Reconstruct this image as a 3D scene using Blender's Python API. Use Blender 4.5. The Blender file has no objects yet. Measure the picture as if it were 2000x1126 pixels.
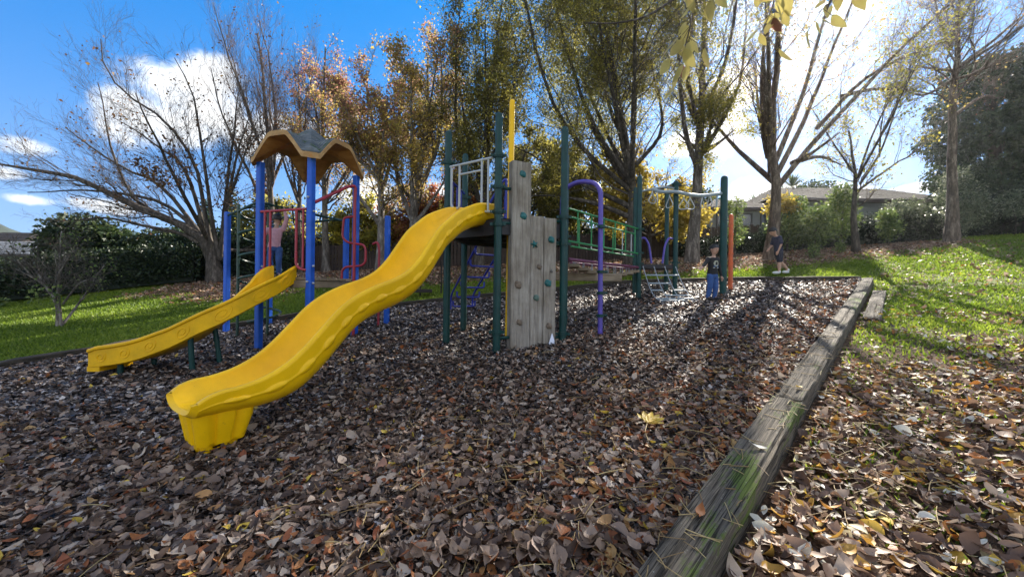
import bpy, math, random
import numpy as np
from mathutils import Vector, Matrix
from math import sin, cos, pi, radians, sqrt

S = bpy.context.scene
COL = S.collection
rng = np.random.default_rng(7)
random.seed(7)

# ------------------------------------------------------------------ camera, sky, sun, exposure
cam_data = bpy.data.cameras.new('camera')
cam = bpy.data.objects.new('camera', cam_data)
COL.objects.link(cam)
S.camera = cam
CAM_H = 1.42
cam.location = (0, 0, CAM_H)
cam.matrix_world = Matrix.Translation((0, 0, CAM_H)) @ Matrix.Rotation(radians(90), 4, 'X') @ Matrix.Rotation(radians(0.7), 4, 'Z')
cam_data.sensor_width = 36
cam_data.lens = 13.5
cam_data.clip_start = 0.05
cam_data.clip_end = 3000

SUN_EL, SUN_AZ = radians(32.0), radians(35.0)          # azimuth measured from +Y towards +X
world = bpy.data.worlds.new('World')
S.world = world
world.use_nodes = True
wn, wl = world.node_tree.nodes, world.node_tree.links
wn.clear()


def wnode(t, **k):
    n = wn.new(t)
    for a, v in k.items():
        setattr(n, a, v)
    return n


w_out = wnode('ShaderNodeOutputWorld')
w_bg = wnode('ShaderNodeBackground')
w_bg.inputs['Strength'].default_value = 0.15
sky = wnode('ShaderNodeTexSky', sky_type='NISHITA', sun_disc=False)
sky.sun_elevation = SUN_EL
sky.sun_rotation = SUN_AZ
sky.altitude = 50
sky.air_density = 1.0
sky.dust_density = 0.0
sky.ozone_density = 2.6
hs = wnode('ShaderNodeHueSaturation')
hs.inputs['Saturation'].default_value = 1.42
hs.inputs['Hue'].default_value = 0.518
hs.inputs['Value'].default_value = 1.05
wl.new(sky.outputs[0], hs.inputs['Color'])
w_tc = wnode('ShaderNodeTexCoord')
w_ns = wnode('ShaderNodeTexNoise')
w_ns.inputs['Scale'].default_value = 9.0
w_ns.inputs['Detail'].default_value = 9.0
w_ns.inputs['Roughness'].default_value = 0.62
wl.new(w_tc.outputs['Generated'], w_ns.inputs['Vector'])


def wmath(op, a, b=None, c=None):
    n = wnode('ShaderNodeMath', operation=op)
    for i, v in enumerate((a, b, c)):
        if v is None:
            continue
        if isinstance(v, (int, float)):
            n.inputs[i].default_value = v
        else:
            wl.new(v, n.inputs[i])
    return n.outputs[0]


# cumulus clouds: azimuth (deg from +Y to +X), elevation (deg), half-width, half-height (deg)
CLOUDS = [(-38.5, 21, 8.5, 4.6), (-43, 17, 6, 4.0), (-33, 19, 6.0, 4.2), (-28, 18, 5, 4.6), (-51.8, 12.2, 3.0, 1.3), (-53.0, 9.8, 2.8, 0.9),
          (-51.2, 7.6, 2.4, 0.7), (-47.5, 7.8, 3.8, 1.1), (-49.5, 5.1, 3.2, 0.8), (38.5, 11, 6.0, 1.9), (33, 12, 5, 2.4),
          (46.8, 10.6, 3.0, 0.9), (28.5, 20, 3.6, 3.8), (30.0, 25, 3.6, 3.4), (24, 19, 3.4, 2.4), (4, 15, 6, 2.4), (-12, 13.5, 8, 2.6), (-20, 12.5, 6, 3.0)]
acc = None
w_sep = wnode('ShaderNodeSeparateXYZ')
wl.new(w_tc.outputs['Generated'], w_sep.inputs[0])
az = wmath('MULTIPLY', wmath('ARCTAN2', w_sep.outputs['X'], w_sep.outputs['Y']), 180 / pi)
el = wmath('MULTIPLY', wmath('ARCSINE', w_sep.outputs['Z']), 180 / pi)
for (a, e, wa, we) in CLOUDS:
    dx = wmath('DIVIDE', wmath('SUBTRACT', az, a), wa)
    dy = wmath('DIVIDE', wmath('SUBTRACT', el, e), we)
    r2 = wmath('ADD', wmath('MULTIPLY', dx, dx), wmath('MULTIPLY', dy, dy))
    m = wmath('SUBTRACT', 1.0, r2)
    acc = m if acc is None else wmath('MAXIMUM', acc, m)
acc = wmath('MAXIMUM', acc, -1.0)
# unseen cumulus added beyond the frame to whiten and brighten the ambient light
w_n2 = wnode('ShaderNodeTexNoise')
w_n2.inputs['Scale'].default_value = 2.6
w_n2.inputs['Detail'].default_value = 3.0
wl.new(w_tc.outputs['Generated'], w_n2.inputs['Vector'])
w_out_fr = wnode('ShaderNodeMapRange', interpolation_type='SMOOTHSTEP')
w_out_fr.inputs['From Min'].default_value = 60
w_out_fr.inputs['From Max'].default_value = 80
wl.new(wmath('ADD', wmath('ABSOLUTE', az), wmath('MULTIPLY', wmath('MAXIMUM', wmath('SUBTRACT', el, 38), 0.0), 1.5)), w_out_fr.inputs['Value'])
gen = wmath('SUBTRACT', wmath('MULTIPLY', wmath('SUBTRACT', w_n2.outputs['Fac'], 0.44), 9.0), wmath('MULTIPLY', wmath('SUBTRACT', 1.0, w_out_fr.outputs[0]), 4.0))
acc = wmath('MAXIMUM', acc, wmath('MINIMUM', gen, 1.0))
w_den = wmath('ADD', acc, wmath('MULTIPLY', wmath('SUBTRACT', w_ns.outputs['Fac'], 0.5), 3.0))
w_mr = wnode('ShaderNodeMapRange', interpolation_type='SMOOTHSTEP')
w_mr.inputs['From Min'].default_value = 0.12
w_mr.inputs['From Max'].default_value = 0.75
wl.new(w_den, w_mr.inputs['Value'])
w_mix = wnode('ShaderNodeMix', data_type='RGBA')
w_cr = wnode('ShaderNodeMix', data_type='RGBA')
w_cr.inputs['A'].default_value = (1.7, 1.95, 2.3, 1)
w_cr.inputs['B'].default_value = (3.1, 3.05, 2.95, 1)
w_mr2 = wnode('ShaderNodeMapRange')
w_mr2.inputs['From Min'].default_value = 0.3
w_mr2.inputs['From Max'].default_value = 1.3
wl.new(w_den, w_mr2.inputs['Value'])
wl.new(w_mr2.outputs[0], w_cr.inputs['Factor'])
wl.new(w_mr.outputs[0], w_mix.inputs['Factor'])
# soft shoulder so that the glow round the sun keeps some colour: c / (1 + c / k)
w_k = wnode('ShaderNodeVectorMath', operation='DIVIDE')
wl.new(hs.outputs[0], w_k.inputs[0])
w_k.inputs[1].default_value = (1.0, 1.75, 3.2)
w_p = wnode('ShaderNodeVectorMath', operation='ADD')
wl.new(w_k.outputs[0], w_p.inputs[0])
w_p.inputs[1].default_value = (1, 1, 1)
w_s = wnode('ShaderNodeVectorMath', operation='DIVIDE')
wl.new(hs.outputs[0], w_s.inputs[0])
wl.new(w_p.outputs[0], w_s.inputs[1])
wl.new(w_s.outputs[0], w_mix.inputs['A'])
wl.new(w_cr.outputs['Result'], w_mix.inputs['B'])
wl.new(w_mix.outputs['Result'], w_bg.inputs['Color'])
wl.new(w_bg.outputs[0], w_out.inputs[0])

sun_data = bpy.data.lights.new('sun', 'SUN')
sun_data.energy = 5.0
sun_data.angle = radians(0.53)
sun_data.color = (1.0, 0.93, 0.82)
sun = bpy.data.objects.new('sun', sun_data)
COL.objects.link(sun)
sdir = Vector((sin(SUN_AZ) * cos(SUN_EL), cos(SUN_AZ) * cos(SUN_EL), sin(SUN_EL)))
sun.rotation_euler = sdir.to_track_quat('Z', 'Y').to_euler()
sun.location = sdir * 60

S.view_settings.view_transform = 'Standard'
S.view_settings.look = 'None'
S.view_settings.gamma = 1.0
S.view_settings.use_curve_mapping = False
S.view_settings.exposure = 1.85
S.cycles.max_bounces = 6
S.cycles.diffuse_bounces = 3
S.cycles.transparent_max_bounces = 4
S.cycles.caustics_reflective = False
S.cycles.caustics_refractive = False

# ------------------------------------------------------------------ helpers
ORG = {}


def tag(o, label=None, cat=None, group=None, kind=None):
    if label:
        o['label'] = label
    if cat:
        o['category'] = cat
    if group:
        o['group'] = group
    if kind:
        o['kind'] = kind
    return o


def org(o):
    return ORG.get(o.name, (0.0, 0.0, 0.0)) if o else (0.0, 0.0, 0.0)


def empty(name, loc, label, cat, group=None):
    o = bpy.data.objects.new(name, None)
    COL.objects.link(o)
    o.location = loc
    o.empty_display_size = 0.2
    ORG[o.name] = tuple(float(v) for v in loc)
    return tag(o, label, cat, group)


def link(name, me, parent=None, loc=None):
    """link a mesh whose vertices are already relative to the parent's origin"""
    o = bpy.data.objects.new(name, me)
    COL.objects.link(o)
    if parent is not None:
        o.parent = parent
    if loc is not None:
        po = org(parent)
        o.location = (loc[0] - po[0], loc[1] - po[1], loc[2] - po[2])
        ORG[o.name] = tuple(float(v) for v in loc)
    else:
        ORG[o.name] = org(parent)
    return o


def np_mesh(name, V, F, mats, smooth=False, tone=None, matidx=None, uvcol=None):
    """V (N,3), F (M,k)"""
    V = np.ascontiguousarray(V, dtype=np.float32)
    F = np.ascontiguousarray(F, dtype=np.int32)
    me = bpy.data.meshes.new(name)
    me.vertices.add(len(V))
    me.vertices.foreach_set('co', V.ravel())
    m, k = F.shape
    me.loops.add(m * k)
    me.polygons.add(m)
    me.loops.foreach_set('vertex_index', F.ravel())
    me.polygons.foreach_set('loop_start', np.arange(0, m * k, k, dtype=np.int32))
    if smooth:
        me.polygons.foreach_set('use_smooth', np.ones(m, dtype=bool))
    if matidx is not None:
        me.polygons.foreach_set('material_index', np.ascontiguousarray(matidx, dtype=np.int32))
    for mt in (mats if isinstance(mats, (list, tuple)) else [mats]):
        me.materials.append(mt)
    if tone is not None:
        a = me.attributes.new('tone', 'FLOAT', 'FACE')
        a.data.foreach_set('value', np.ascontiguousarray(tone, dtype=np.float32))
    if uvcol is not None:
        a = me.attributes.new('mask', 'FLOAT', 'POINT')
        a.data.foreach_set('value', np.ascontiguousarray(uvcol, dtype=np.float32))
    me.update(calc_edges=True)
    return me


def frame(d):
    d = Vector(d).normalized()
    ref = Vector((0, 0, 1)) if abs(d.z) < 0.9 else Vector((1, 0, 0))
    u = d.cross(ref).normalized()
    v = u.cross(d).normalized()
    return d, u, v


class MB:
    def __init__(self):
        self.v, self.f, self.m = [], [], []

    def add(self, vs, fs, mi=0):
        b = len(self.v)
        self.v += [tuple(p) for p in vs]
        self.f += [tuple(i + b for i in f) for f in fs]
        self.m += [mi] * len(fs)

    def box(self, c, size, rz=0.0, M=None, mi=0):
        sx, sy, sz = [s / 2 for s in size]
        R = M if M is not None else Matrix.Rotation(rz, 3, 'Z')
        vs = [Vector(c) + R @ Vector((x * sx, y * sy, z * sz)) for x in (-1, 1) for y in (-1, 1) for z in (-1, 1)]
        self.add(vs, [(0, 1, 3, 2), (4, 6, 7, 5), (0, 4, 5, 1), (2, 3, 7, 6), (0, 2, 6, 4), (1, 5, 7, 3)], mi)
        return self

    def bevbox(self, c, size, b=0.01, rz=0.0, M=None, mi=0):
        """box with chamfered long edges, made as an octagon prism along its longest axis"""
        s = list(size)
        ax = s.index(max(s))
        o1, o2 = [i for i in range(3) if i != ax]
        a, bb, L = s[o1] / 2, s[o2] / 2, s[ax] / 2
        ring = [(a - b, -bb), (a, -bb + b), (a, bb - b), (a - b, bb), (-a + b, bb), (-a, bb - b), (-a, -bb + b), (-a + b, -bb)]
        R = M if M is not None else Matrix.Rotation(rz, 3, 'Z')
        vs = []
        for l, k in ((-L, 0.0), (-L + b, 1.0), (L - b, 1.0), (L, 0.0)):
            for (p, q) in ring:
                w = [0, 0, 0]
                w[ax] = l
                w[o1] = p if k else p - math.copysign(b * .7, p)
                w[o2] = q if k else q - math.copysign(b * .7, q)
                vs.append(Vector(c) + R @ Vector(w))
        fs = []
        for r in range(3):
            for i in range(8):
                j = (i + 1) % 8
                fs.append((r * 8 + i, r * 8 + j, r * 8 + 8 + j, r * 8 + 8 + i))
        fs.append(tuple(range(7, -1, -1)))
        fs.append(tuple(range(24, 32)))
        self.add(vs, fs, mi)
        return self

    def tube(self, pts, r, n=10, cap='flat', mi=0, closed=False):
        pts = [Vector(p) for p in pts]
        m = len(pts)
        rs = list(r) if isinstance(r, (list, tuple)) else [r] * m
        tang = []
        for i in range(m):
            if closed:
                t = pts[(i + 1) % m] - pts[i - 1]
            else:
                t = pts[min(i + 1, m - 1)] - pts[max(i - 1, 0)]
            tang.append(t.normalized())
        _, u, v = frame(tang[0])
        vs = []
        rings = []
        if cap == 'dome':
            d = tang[-1]
            ext = [(pts[-1] + d * rs[-1] * sin(a), rs[-1] * cos(a), d) for a in (0.5, 0.95, 1.3)]
        else:
            ext = []
        seq = [(pts[i], rs[i], tang[i]) for i in range(m)] + ext
        for (p, rr, t) in seq:
            u = (u - t * u.dot(t))
            if u.length < 1e-6:
                _, u, _v = frame(t)
            u.normalize()
            v = t.cross(u)
            rings.append(len(vs))
            for k in range(n):
                a = 2 * pi * k / n
                vs.append(p + (u * cos(a) + v * sin(a)) * rr)
        fs = []
        R = len(seq)
        for i in range(R if closed else R - 1):
            j = (i + 1) % R
            for k in range(n):
                l = (k + 1) % n
                fs.append((i * n + k, i * n + l, j * n + l, j * n + k))
        if not closed:
            fs.append(tuple(range(n - 1, -1, -1)))
            fs.append(tuple((R - 1) * n + k for k in range(n)))
        self.add(vs, fs, mi)
        return self

    def ball(self, c, r, nu=12, nv=8, mi=0, M=None, noise=0.0):
        r = r if isinstance(r, (tuple, list)) else (r, r, r)
        vs = []
        for j in range(1, nv):
            th = pi * j / nv
            for i in range(nu):
                ph = 2 * pi * i / nu
                k = 1 + noise * (random.random() - .5)
                p = Vector((r[0] * sin(th) * cos(ph) * k, r[1] * sin(th) * sin(ph) * k, r[2] * cos(th) * k))
                vs.append(Vector(c) + (M @ p if M is not None else p))
        top = Vector((0, 0, r[2]))
        vs.append(Vector(c) + (M @ top if M is not None else top))
        vs.append(Vector(c) - (M @ top if M is not None else top))
        fs = []
        for j in range(nv - 2):
            for i in range(nu):
                k = (i + 1) % nu
                fs.append((j * nu + i, (j + 1) * nu + i, (j + 1) * nu + k, j * nu + k))
        t, b = len(vs) - 2, len(vs) - 1
        for i in range(nu):
            k = (i + 1) % nu
            fs.append((t, i, k))
            fs.append((b, (nv - 2) * nu + k, (nv - 2) * nu + i))
        self.add(vs, fs, mi)
        return self

    def grid(self, P, mi=0, closed_u=False):
        """P: list of rows of points"""
        R, C = len(P), len(P[0])
        vs = [p for row in P for p in row]
        fs = []
        for i in range(R - 1):
            for j in range(C if closed_u else C - 1):
                k = (j + 1) % C
                fs.append((i * C + j, i * C + k, (i + 1) * C + k, (i + 1) * C + j))
        self.add(vs, fs, mi)
        return self

    def build(self, name, mats, parent=None, smooth=True, angle=38, label=None, loc=None):
        me = bpy.data.meshes.new(name)
        po = org(parent) if loc is None else loc
        me.from_pydata([(p[0] - po[0], p[1] - po[1], p[2] - po[2]) for p in self.v], [], self.f)
        for mt in (mats if isinstance(mats, (list, tuple)) else [mats]):
            me.materials.append(mt)
        me.polygons.foreach_set('material_index', self.m)
        if smooth:
            me.polygons.foreach_set('use_smooth', [True] * len(self.f))
            me.update()
            me.set_sharp_from_angle(angle=radians(angle))
        me.update()
        o = link(name, me, parent, loc)
        if label:
            o['label'] = label
        return o


def catmull(pts, n):
    """smooth curve through pts, n samples, uniform in chord length (numpy, k dims)"""
    P = np.array(pts, float)
    if len(P) == 2:
        t = np.linspace(0, 1, n)[:, None]
        return P[0] * (1 - t) + P[1] * t
    E = np.vstack([2 * P[0] - P[1], P, 2 * P[-1] - P[-2]])
    out = []
    for i in range(len(P) - 1):
        p0, p1, p2, p3 = E[i], E[i + 1], E[i + 2], E[i + 3]
        for t in np.linspace(0, 1, 24, endpoint=False):
            out.append(.5 * ((2 * p1) + (-p0 + p2) * t + (2 * p0 - 5 * p1 + 4 * p2 - p3) * t * t + (-p0 + 3 * p1 - 3 * p2 + p3) * t ** 3))
    out.append(P[-1])
    out = np.array(out)
    d = np.r_[0, np.cumsum(np.linalg.norm(np.diff(out, axis=0), axis=1))]
    s = np.linspace(0, d[-1], n)
    return np.stack([np.interp(s, d, out[:, k]) for k in range(P.shape[1])], 1)


def sstep(a, b, x):
    t = np.clip((x - a) / (b - a), 0, 1)
    return t * t * (3 - 2 * t)


_perm = np.random.default_rng(3).random((64, 64))


def vnoise(x, y):
    """cheap 2-D value noise in 0..1"""
    x = np.asarray(x, float)
    y = np.asarray(y, float)
    xi, yi = np.floor(x).astype(int), np.floor(y).astype(int)
    fx, fy = x - xi, y - yi
    fx, fy = fx * fx * (3 - 2 * fx), fy * fy * (3 - 2 * fy)
    g = lambda a, b: _perm[a % 64, b % 64]
    return (g(xi, yi) * (1 - fx) + g(xi + 1, yi) * fx) * (1 - fy) + (g(xi, yi + 1) * (1 - fx) + g(xi + 1, yi + 1) * fx) * fy


# ------------------------------------------------------------------ terrain height
def softp(t, k=0.6):
    return k * np.logaddexp(0, np.asarray(t, float) / k)


def gz(X, Y):
    X = np.asarray(X, float)
    Y = np.asarray(Y, float)
    e = (0.14 * softp(Y - 11.0) - 0.2 * softp(Y - 15.3, 1.0)) * sstep(-22, -11, X) + 0.03 * softp(X - 8.0)
    return 0.0527 * X + 0.1206 * Y + e - 0.2 * softp(Y - 24, 2.0)


def gp(x, y, dz=0.0):
    return Vector((x, y, float(gz(x, y)) + dz))


# ------------------------------------------------------------------ materials
def new_mat(name):
    m = bpy.data.materials.new(name)
    m.use_nodes = True
    nt = m.node_tree
    b = nt.nodes['Principled BSDF']
    return m, nt, b


def N(nt, t, **k):
    n = nt.nodes.new(t)
    for a, v in k.items():
        if a in n.inputs:
            n.inputs[a].default_value = v
        else:
            setattr(n, a, v)
    return n


def noise_node(nt, scale, detail=4, rough=.55, vec=None, stretch=None):
    tc = N(nt, 'ShaderNodeTexCoord')
    src = tc.outputs['Object']
    if stretch is not None:
        mp = N(nt, 'ShaderNodeMapping')
        mp.inputs['Scale'].default_value = stretch
        nt.links.new(src, mp.inputs['Vector'])
        src = mp.outputs[0]
    n = N(nt, 'ShaderNodeTexNoise', Scale=scale, Detail=detail, Roughness=rough)
    nt.links.new(src, n.inputs['Vector'])
    return n


def ramp(nt, fac, stops):
    r = N(nt, 'ShaderNodeValToRGB')
    el = r.color_ramp.elements
    while len(el) > 1:
        el.remove(el[-1])
    el[0].position, el[0].color = stops[0][0], (*stops[0][1], 1)
    for p, c in stops[1:]:
        e = el.new(p)
        e.color = (*c, 1)
    nt.links.new(fac, r.inputs[0])
    return r


def bump(nt, b, h, strength=.3, dist=.01):
    n = N(nt, 'ShaderNodeBump', Strength=strength, Distance=dist)
    nt.links.new(h, n.inputs['Height'])
    nt.links.new(n.outputs[0], b.inputs['Normal'])


def paint(name, c, rough=.35, var=.18, scale=6, chips=None, spec=.5, bmp=.04):
    m, nt, b = new_mat(name)
    n = noise_node(nt, scale, 6, .65)
    lo = tuple(v * (1 - var) for v in c)
    hi = tuple(min(1, v * (1 + var)) for v in c)
    r = ramp(nt, n.outputs['Fac'], [(.3, lo), (.7, hi)])
    col = r.outputs[0]
    if chips:
        n2 = noise_node(nt, 38, 8, .7)
        r2 = ramp(nt, n2.outputs['Fac'], [(.64, (0, 0, 0)), (.68, (1, 1, 1))])
        mx = N(nt, 'ShaderNodeMix', data_type='RGBA')
        nt.links.new(r2.outputs[0], mx.inputs['Factor'])
        nt.links.new(col, mx.inputs['A'])
        mx.inputs['B'].default_value = (*chips, 1)
        col = mx.outputs['Result']
    nt.links.new(col, b.inputs['Base Color'])
    rr = N(nt, 'ShaderNodeMapRange')
    rr.inputs['To Min'].default_value = max(0.05, rough - .12)
    rr.inputs['To Max'].default_value = min(1, rough + .18)
    nt.links.new(n.outputs['Fac'], rr.inputs['Value'])
    nt.links.new(rr.outputs[0], b.inputs['Roughness'])
    b.inputs['Specular IOR Level'].default_value = spec
    if bmp:
        n3 = noise_node(nt, 60, 3)
        bump(nt, b, n3.outputs['Fac'], bmp, .004)
    return m


def wood(name, stops, stretch, scale=5, rough=.85, strength=.6, moss=None, dist=.01, dark=None):
    m, nt, b = new_mat(name)
    n = noise_node(nt, scale, 8, .68, stretch=stretch)
    r = ramp(nt, n.outputs['Fac'], stops)
    col = r.outputs[0]
    n4 = noise_node(nt, 2.6, 5, .6)
    mxd = N(nt, 'ShaderNodeMix', data_type='RGBA', blend_type='MULTIPLY')
    rd = ramp(nt, n4.outputs['Fac'], [(.32, dark or (.55, .5, .46)), (.62, (1, 1, 1))])
    mxd.inputs['Factor'].default_value = .8
    nt.links.new(col, mxd.inputs['A'])
    nt.links.new(rd.outputs[0], mxd.inputs['B'])
    col = mxd.outputs['Result']
    if moss:
        n2 = noise_node(nt, moss[1], 7, .65)
        r2 = ramp(nt, n2.outputs['Fac'], [(moss[2], (0, 0, 0)), (moss[2] + .1, (1, 1, 1))])
        mx = N(nt, 'ShaderNodeMix', data_type='RGBA')
        nt.links.new(r2.outputs[0], mx.inputs['Factor'])
        nt.links.new(col, mx.inputs['A'])
        mx.inputs['B'].default_value = (*moss[0], 1)
        col = mx.outputs['Result']
    nt.links.new(col, b.inputs['Base Color'])
    b.inputs['Roughness'].default_value = rough
    b.inputs['Specular IOR Level'].default_value = .25
    n3 = noise_node(nt, scale * 1.7, 8, .75, stretch=stretch)
    bump(nt, b, n3.outputs['Fac'], strength, dist)
    return m


def leafmat(name, stops, trans=.45, rough=.55, spec=.3):
    """colour from the per-leaf attribute 'tone'; thin blades that pass some light"""
    m, nt, b = new_mat(name)
    a = N(nt, 'ShaderNodeAttribute', attribute_name='tone')
    r = ramp(nt, a.outputs['Fac'], stops)
    n = noise_node(nt, 30, 3)
    mx = N(nt, 'ShaderNodeMix', data_type='RGBA', blend_type='MULTIPLY')
    mx.inputs['Factor'].default_value = .5
    r2 = ramp(nt, n.outputs['Fac'], [(.3, (.62, .6, .55)), (.65, (1, 1, 1))])
    nt.links.new(r.outputs[0], mx.inputs['A'])
    nt.links.new(r2.outputs[0], mx.inputs['B'])
    nt.links.new(mx.outputs['Result'], b.inputs['Base Color'])
    b.inputs['Roughness'].default_value = rough
    b.inputs['Specular IOR Level'].default_value = spec
    if trans > 0:
        t = N(nt, 'ShaderNodeBsdfTranslucent')
        nt.links.new(r.outputs[0], t.inputs['Color'])
        ms = N(nt, 'ShaderNodeMixShader')
        ms.inputs[0].default_value = trans
        nt.links.new(b.outputs[0], ms.inputs[1])
        nt.links.new(t.outputs[0], ms.inputs[2])
        nt.links.new(ms.outputs[0], nt.nodes['Material Output'].inputs['Surface'])
    return m


def barkmat(name, a, c, strength=1.0):
    m, nt, b = new_mat(name)
    n = noise_node(nt, 9, 10, .78, stretch=(1, 1, .25))
    r = ramp(nt, n.outputs['Fac'], [(.36, tuple(v * .6 for v in a)), (.48, a), (.64, c)])
    nt.links.new(r.outputs[0], b.inputs['Base Color'])
    b.inputs['Roughness'].default_value = .9
    b.inputs['Specular IOR Level'].default_value = .2
    n3 = noise_node(nt, 16, 8, .75, stretch=(1, 1, .2))
    bump(nt, b, n3.outputs['Fac'], strength, .03)
    return m


M_YEL = paint('yellow_plastic', (.90, .50, .003), .34, .15, 2.2, chips=(.66, .36, .02), spec=.28, bmp=.06)
M_YEL2 = paint('yellow_plastic_swirled', (.80, .44, .003), .4, .18, 4, chips=(.55, .31, .03), spec=.25, bmp=.06)
M_BLUE = paint('blue_paint', (.016, .10, .50), .42, .22, 5, spec=.3, bmp=.05)
M_GREEN = paint('dark_green_paint', (.006, .042, .038), .38, .3, 6, spec=.3, bmp=.05)
M_GREENBAR = paint('dark_green_bar', (.012, .045, .032), .4, .3, 8)
M_RED = paint('dark_red_paint', (.33, .02, .035), .36, .25, 7, chips=(.2, .06, .05))
M_PURPLE = paint('purple_paint', (.09, .06, .34), .38, .25, 7, chips=(.3, .28, .4))
M_MAROON = paint('maroon_paint', (.12, .025, .06), .5, .3, 7)
M_NAVY = paint('navy_paint', (.02, .03, .26), .4, .25, 7)
M_WHITE = paint('white_paint', (.40, .42, .43), .4, .12, 8, chips=(.35, .3, .25))
M_PIPE = paint('pale_pipe', (.27, .32, .35), .35, .15, 8)
M_GRASSGREEN = paint('bright_green_paint', (.022, .22, .065), .4, .25, 7, chips=(.3, .4, .3))
M_ORANGE = paint('orange_paint', (.55, .10, .02), .45, .25, 7)
M_DECK = paint('dark_deck', (.022, .02, .024), .6, .3, 9)
M_STEEL = paint('galvanised_bolt', (.4, .42, .45), .35, .2, 20)
M_CHAIN = paint('chain_steel', (.3, .33, .36), .35, .3, 20)
M_BLACK = paint('black_rubber', (.012, .012, .013), .6, .3, 12)
M_TEAL = paint('teal_hold', (.015, .12, .12), .5, .35, 18, bmp=.2)
M_BROWNHOLD = paint('brown_hold', (.16, .12, .085), .7, .35, 18, bmp=.3)
M_PAPER = paint('white_paper', (.72, .75, .85), .7, .05, 12)
M_PLY = wood('plywood', [(.25, (.32, .13, .03)), (.5, (.48, .22, .06)), (.75, (.60, .32, .10))], (1, 1, 6), 3, .6, .15, dark=(.6, .55, .5))
M_FASCIA = wood('fascia_pine', [(.25, (.36, .19, .065)), (.75, (.58, .37, .17))], (1, 1, 4), 4, .7, .25)
M_SHINGLE = wood('weathered_boards', [(.25, (.075, .085, .09)), (.5, (.13, .145, .15)), (.75, (.24, .25, .24))], (1, 1, 5), 3.2, .8, .4, moss=((.06, .085, .04), 5, .56))
M_GREYWOOD = wood('grey_weathered_timber', [(.22, (.07, .058, .048)), (.36, (.22, .19, .16)), (.5, (.33, .295, .25)), (.75, (.48, .44, .385))], (9, 9, .6), 4, .9, .8, dark=(.55, .5, .44))
M_DECKWOOD = wood('deck_timber', [(.2, (.16, .12, .08)), (.75, (.38, .31, .22))], (1, 1, 8), 4, .85, .4)
M_DARKWOOD = wood('dark_timber', [(.2, (.018, .016, .014)), (.75, (.06, .05, .042))], (1, 1, 4), 5, .9, .5)
M_FENCE = wood('fence_timber', [(.2, (.035, .026, .022)), (.75, (.11, .08, .065))], (3, 3, .4), 4, .9, .4)
M_BARK_G = barkmat('grey_bark', (.085, .07, .058), (.27, .235, .20))
M_BARK_D = barkmat('dark_bark', (.055, .045, .036), (.17, .14, .115))
M_BARK_P = barkmat('pale_bark', (.13, .11, .095), (.36, .32, .28))
M_BARK_B = barkmat('brown_bark', (.095, .07, .052), (.30, .23, .175))
M_TWIG = barkmat('twig_bark', (.065, .052, .044), (.17, .14, .12), .2)
M_TWIG_P = barkmat('pale_twig_bark', (.16, .12, .11), (.34, .28, .25), .2)
M_TWIG_B = barkmat('brown_twig_bark', (.085, .065, .05), (.22, .17, .13), .2)
# ------------------------------------------------------------------ ground: bark area, lawn, hills
BED = [(9.15, 10.05), (7.58, 10.68), (5.6, 11.06), (3.5, 11.2), (1.53, 10.62), (0.0, 10.12), (-1.66, 9.55), (-2.96, 8.9), (-4.42, 8.28),
       (-5.55, 6.95), (-6.2, 5.82), (-6.86, 5.1), (-9.2, 2.6), (-11.5, 0.2), (-11.5, -2.5), (-3.2, -2.2), (0.02, 1.05)]
BEDP = np.array(BED)


def in_poly(x, y, P=BEDP):
    x = np.asarray(x)
    y = np.asarray(y)
    r = np.zeros(x.shape, bool)
    n = len(P)
    for i in range(n):
        x1, y1 = P[i]
        x2, y2 = P[(i + 1) % n]
        c = ((y1 > y) != (y2 > y)) & (x < (x2 - x1) * (y - y1) / (y2 - y1 + 1e-12) + x1)
        r ^= c
    return r


def dist_seg(x, y, a, b):
    ax, ay = a
    dx, dy = b[0] - ax, b[1] - ay
    t = np.clip(((x - ax) * dx + (y - ay) * dy) / (dx * dx + dy * dy), 0, 1)
    return np.hypot(x - ax - t * dx, y - ay - t * dy)


SL0, SL1 = (-1.68, -0.62), (9.12, 9.98)         # inner edge of the timber row on the right
SLD = np.array([SL1[0] - SL0[0], SL1[1] - SL0[1]])
SLD /= np.linalg.norm(SLD)
SLN = np.array([SLD[1], -SLD[0]])               # to the right of the row (lawn side)


def bark_h(x, y):
    d = dist_seg(x, y, SL0, SL1)
    return gz(x, y) + 0.035 * np.exp(-(d / .35) ** 2) + 0.03 * (vnoise(x * 1.3 + 9, y * 1.3) - .5)


def lawn_h(x, y):
    s = (np.asarray(x) - SL0[0]) * SLN[0] + (np.asarray(y) - SL0[1]) * SLN[1]
    return gz(x, y) - 0.07 + 0.05 * sstep(.5, 3.0, s) + 0.02 * (vnoise(x * .9, y * .9 + 5) - .5) - 0.03 * in_poly(x, y)


# lawn sheet
def axis(lo, hi, fine0, fine1, step, grow=1.25):
    a = list(np.arange(fine0, fine1 + 1e-6, step))
    s = step
    x = fine1
    while x < hi:
        s *= grow
        x += s
        a.append(x)
    s = step
    x = fine0
    pre = []
    while x > lo:
        s *= grow
        x -= s
        pre.append(x)
    return np.array(pre[::-1] + a)


gx = axis(-420, 420, -20, 24, .25)
gy = axis(-60, 700, -3, 22, .25)
GX, GY = np.meshgrid(gx, gy)
GZ = lawn_h(GX, GY)
GZ = np.maximum(GZ, -14)
Vg = np.stack([GX, GY, GZ], -1).reshape(-1, 3)
nr, nc = GX.shape
ii = np.arange(nr * nc).reshape(nr, nc)
Fg = np.stack([ii[:-1, :-1], ii[:-1, 1:], ii[1:, 1:], ii[1:, :-1]], -1).reshape(-1, 4)


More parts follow.
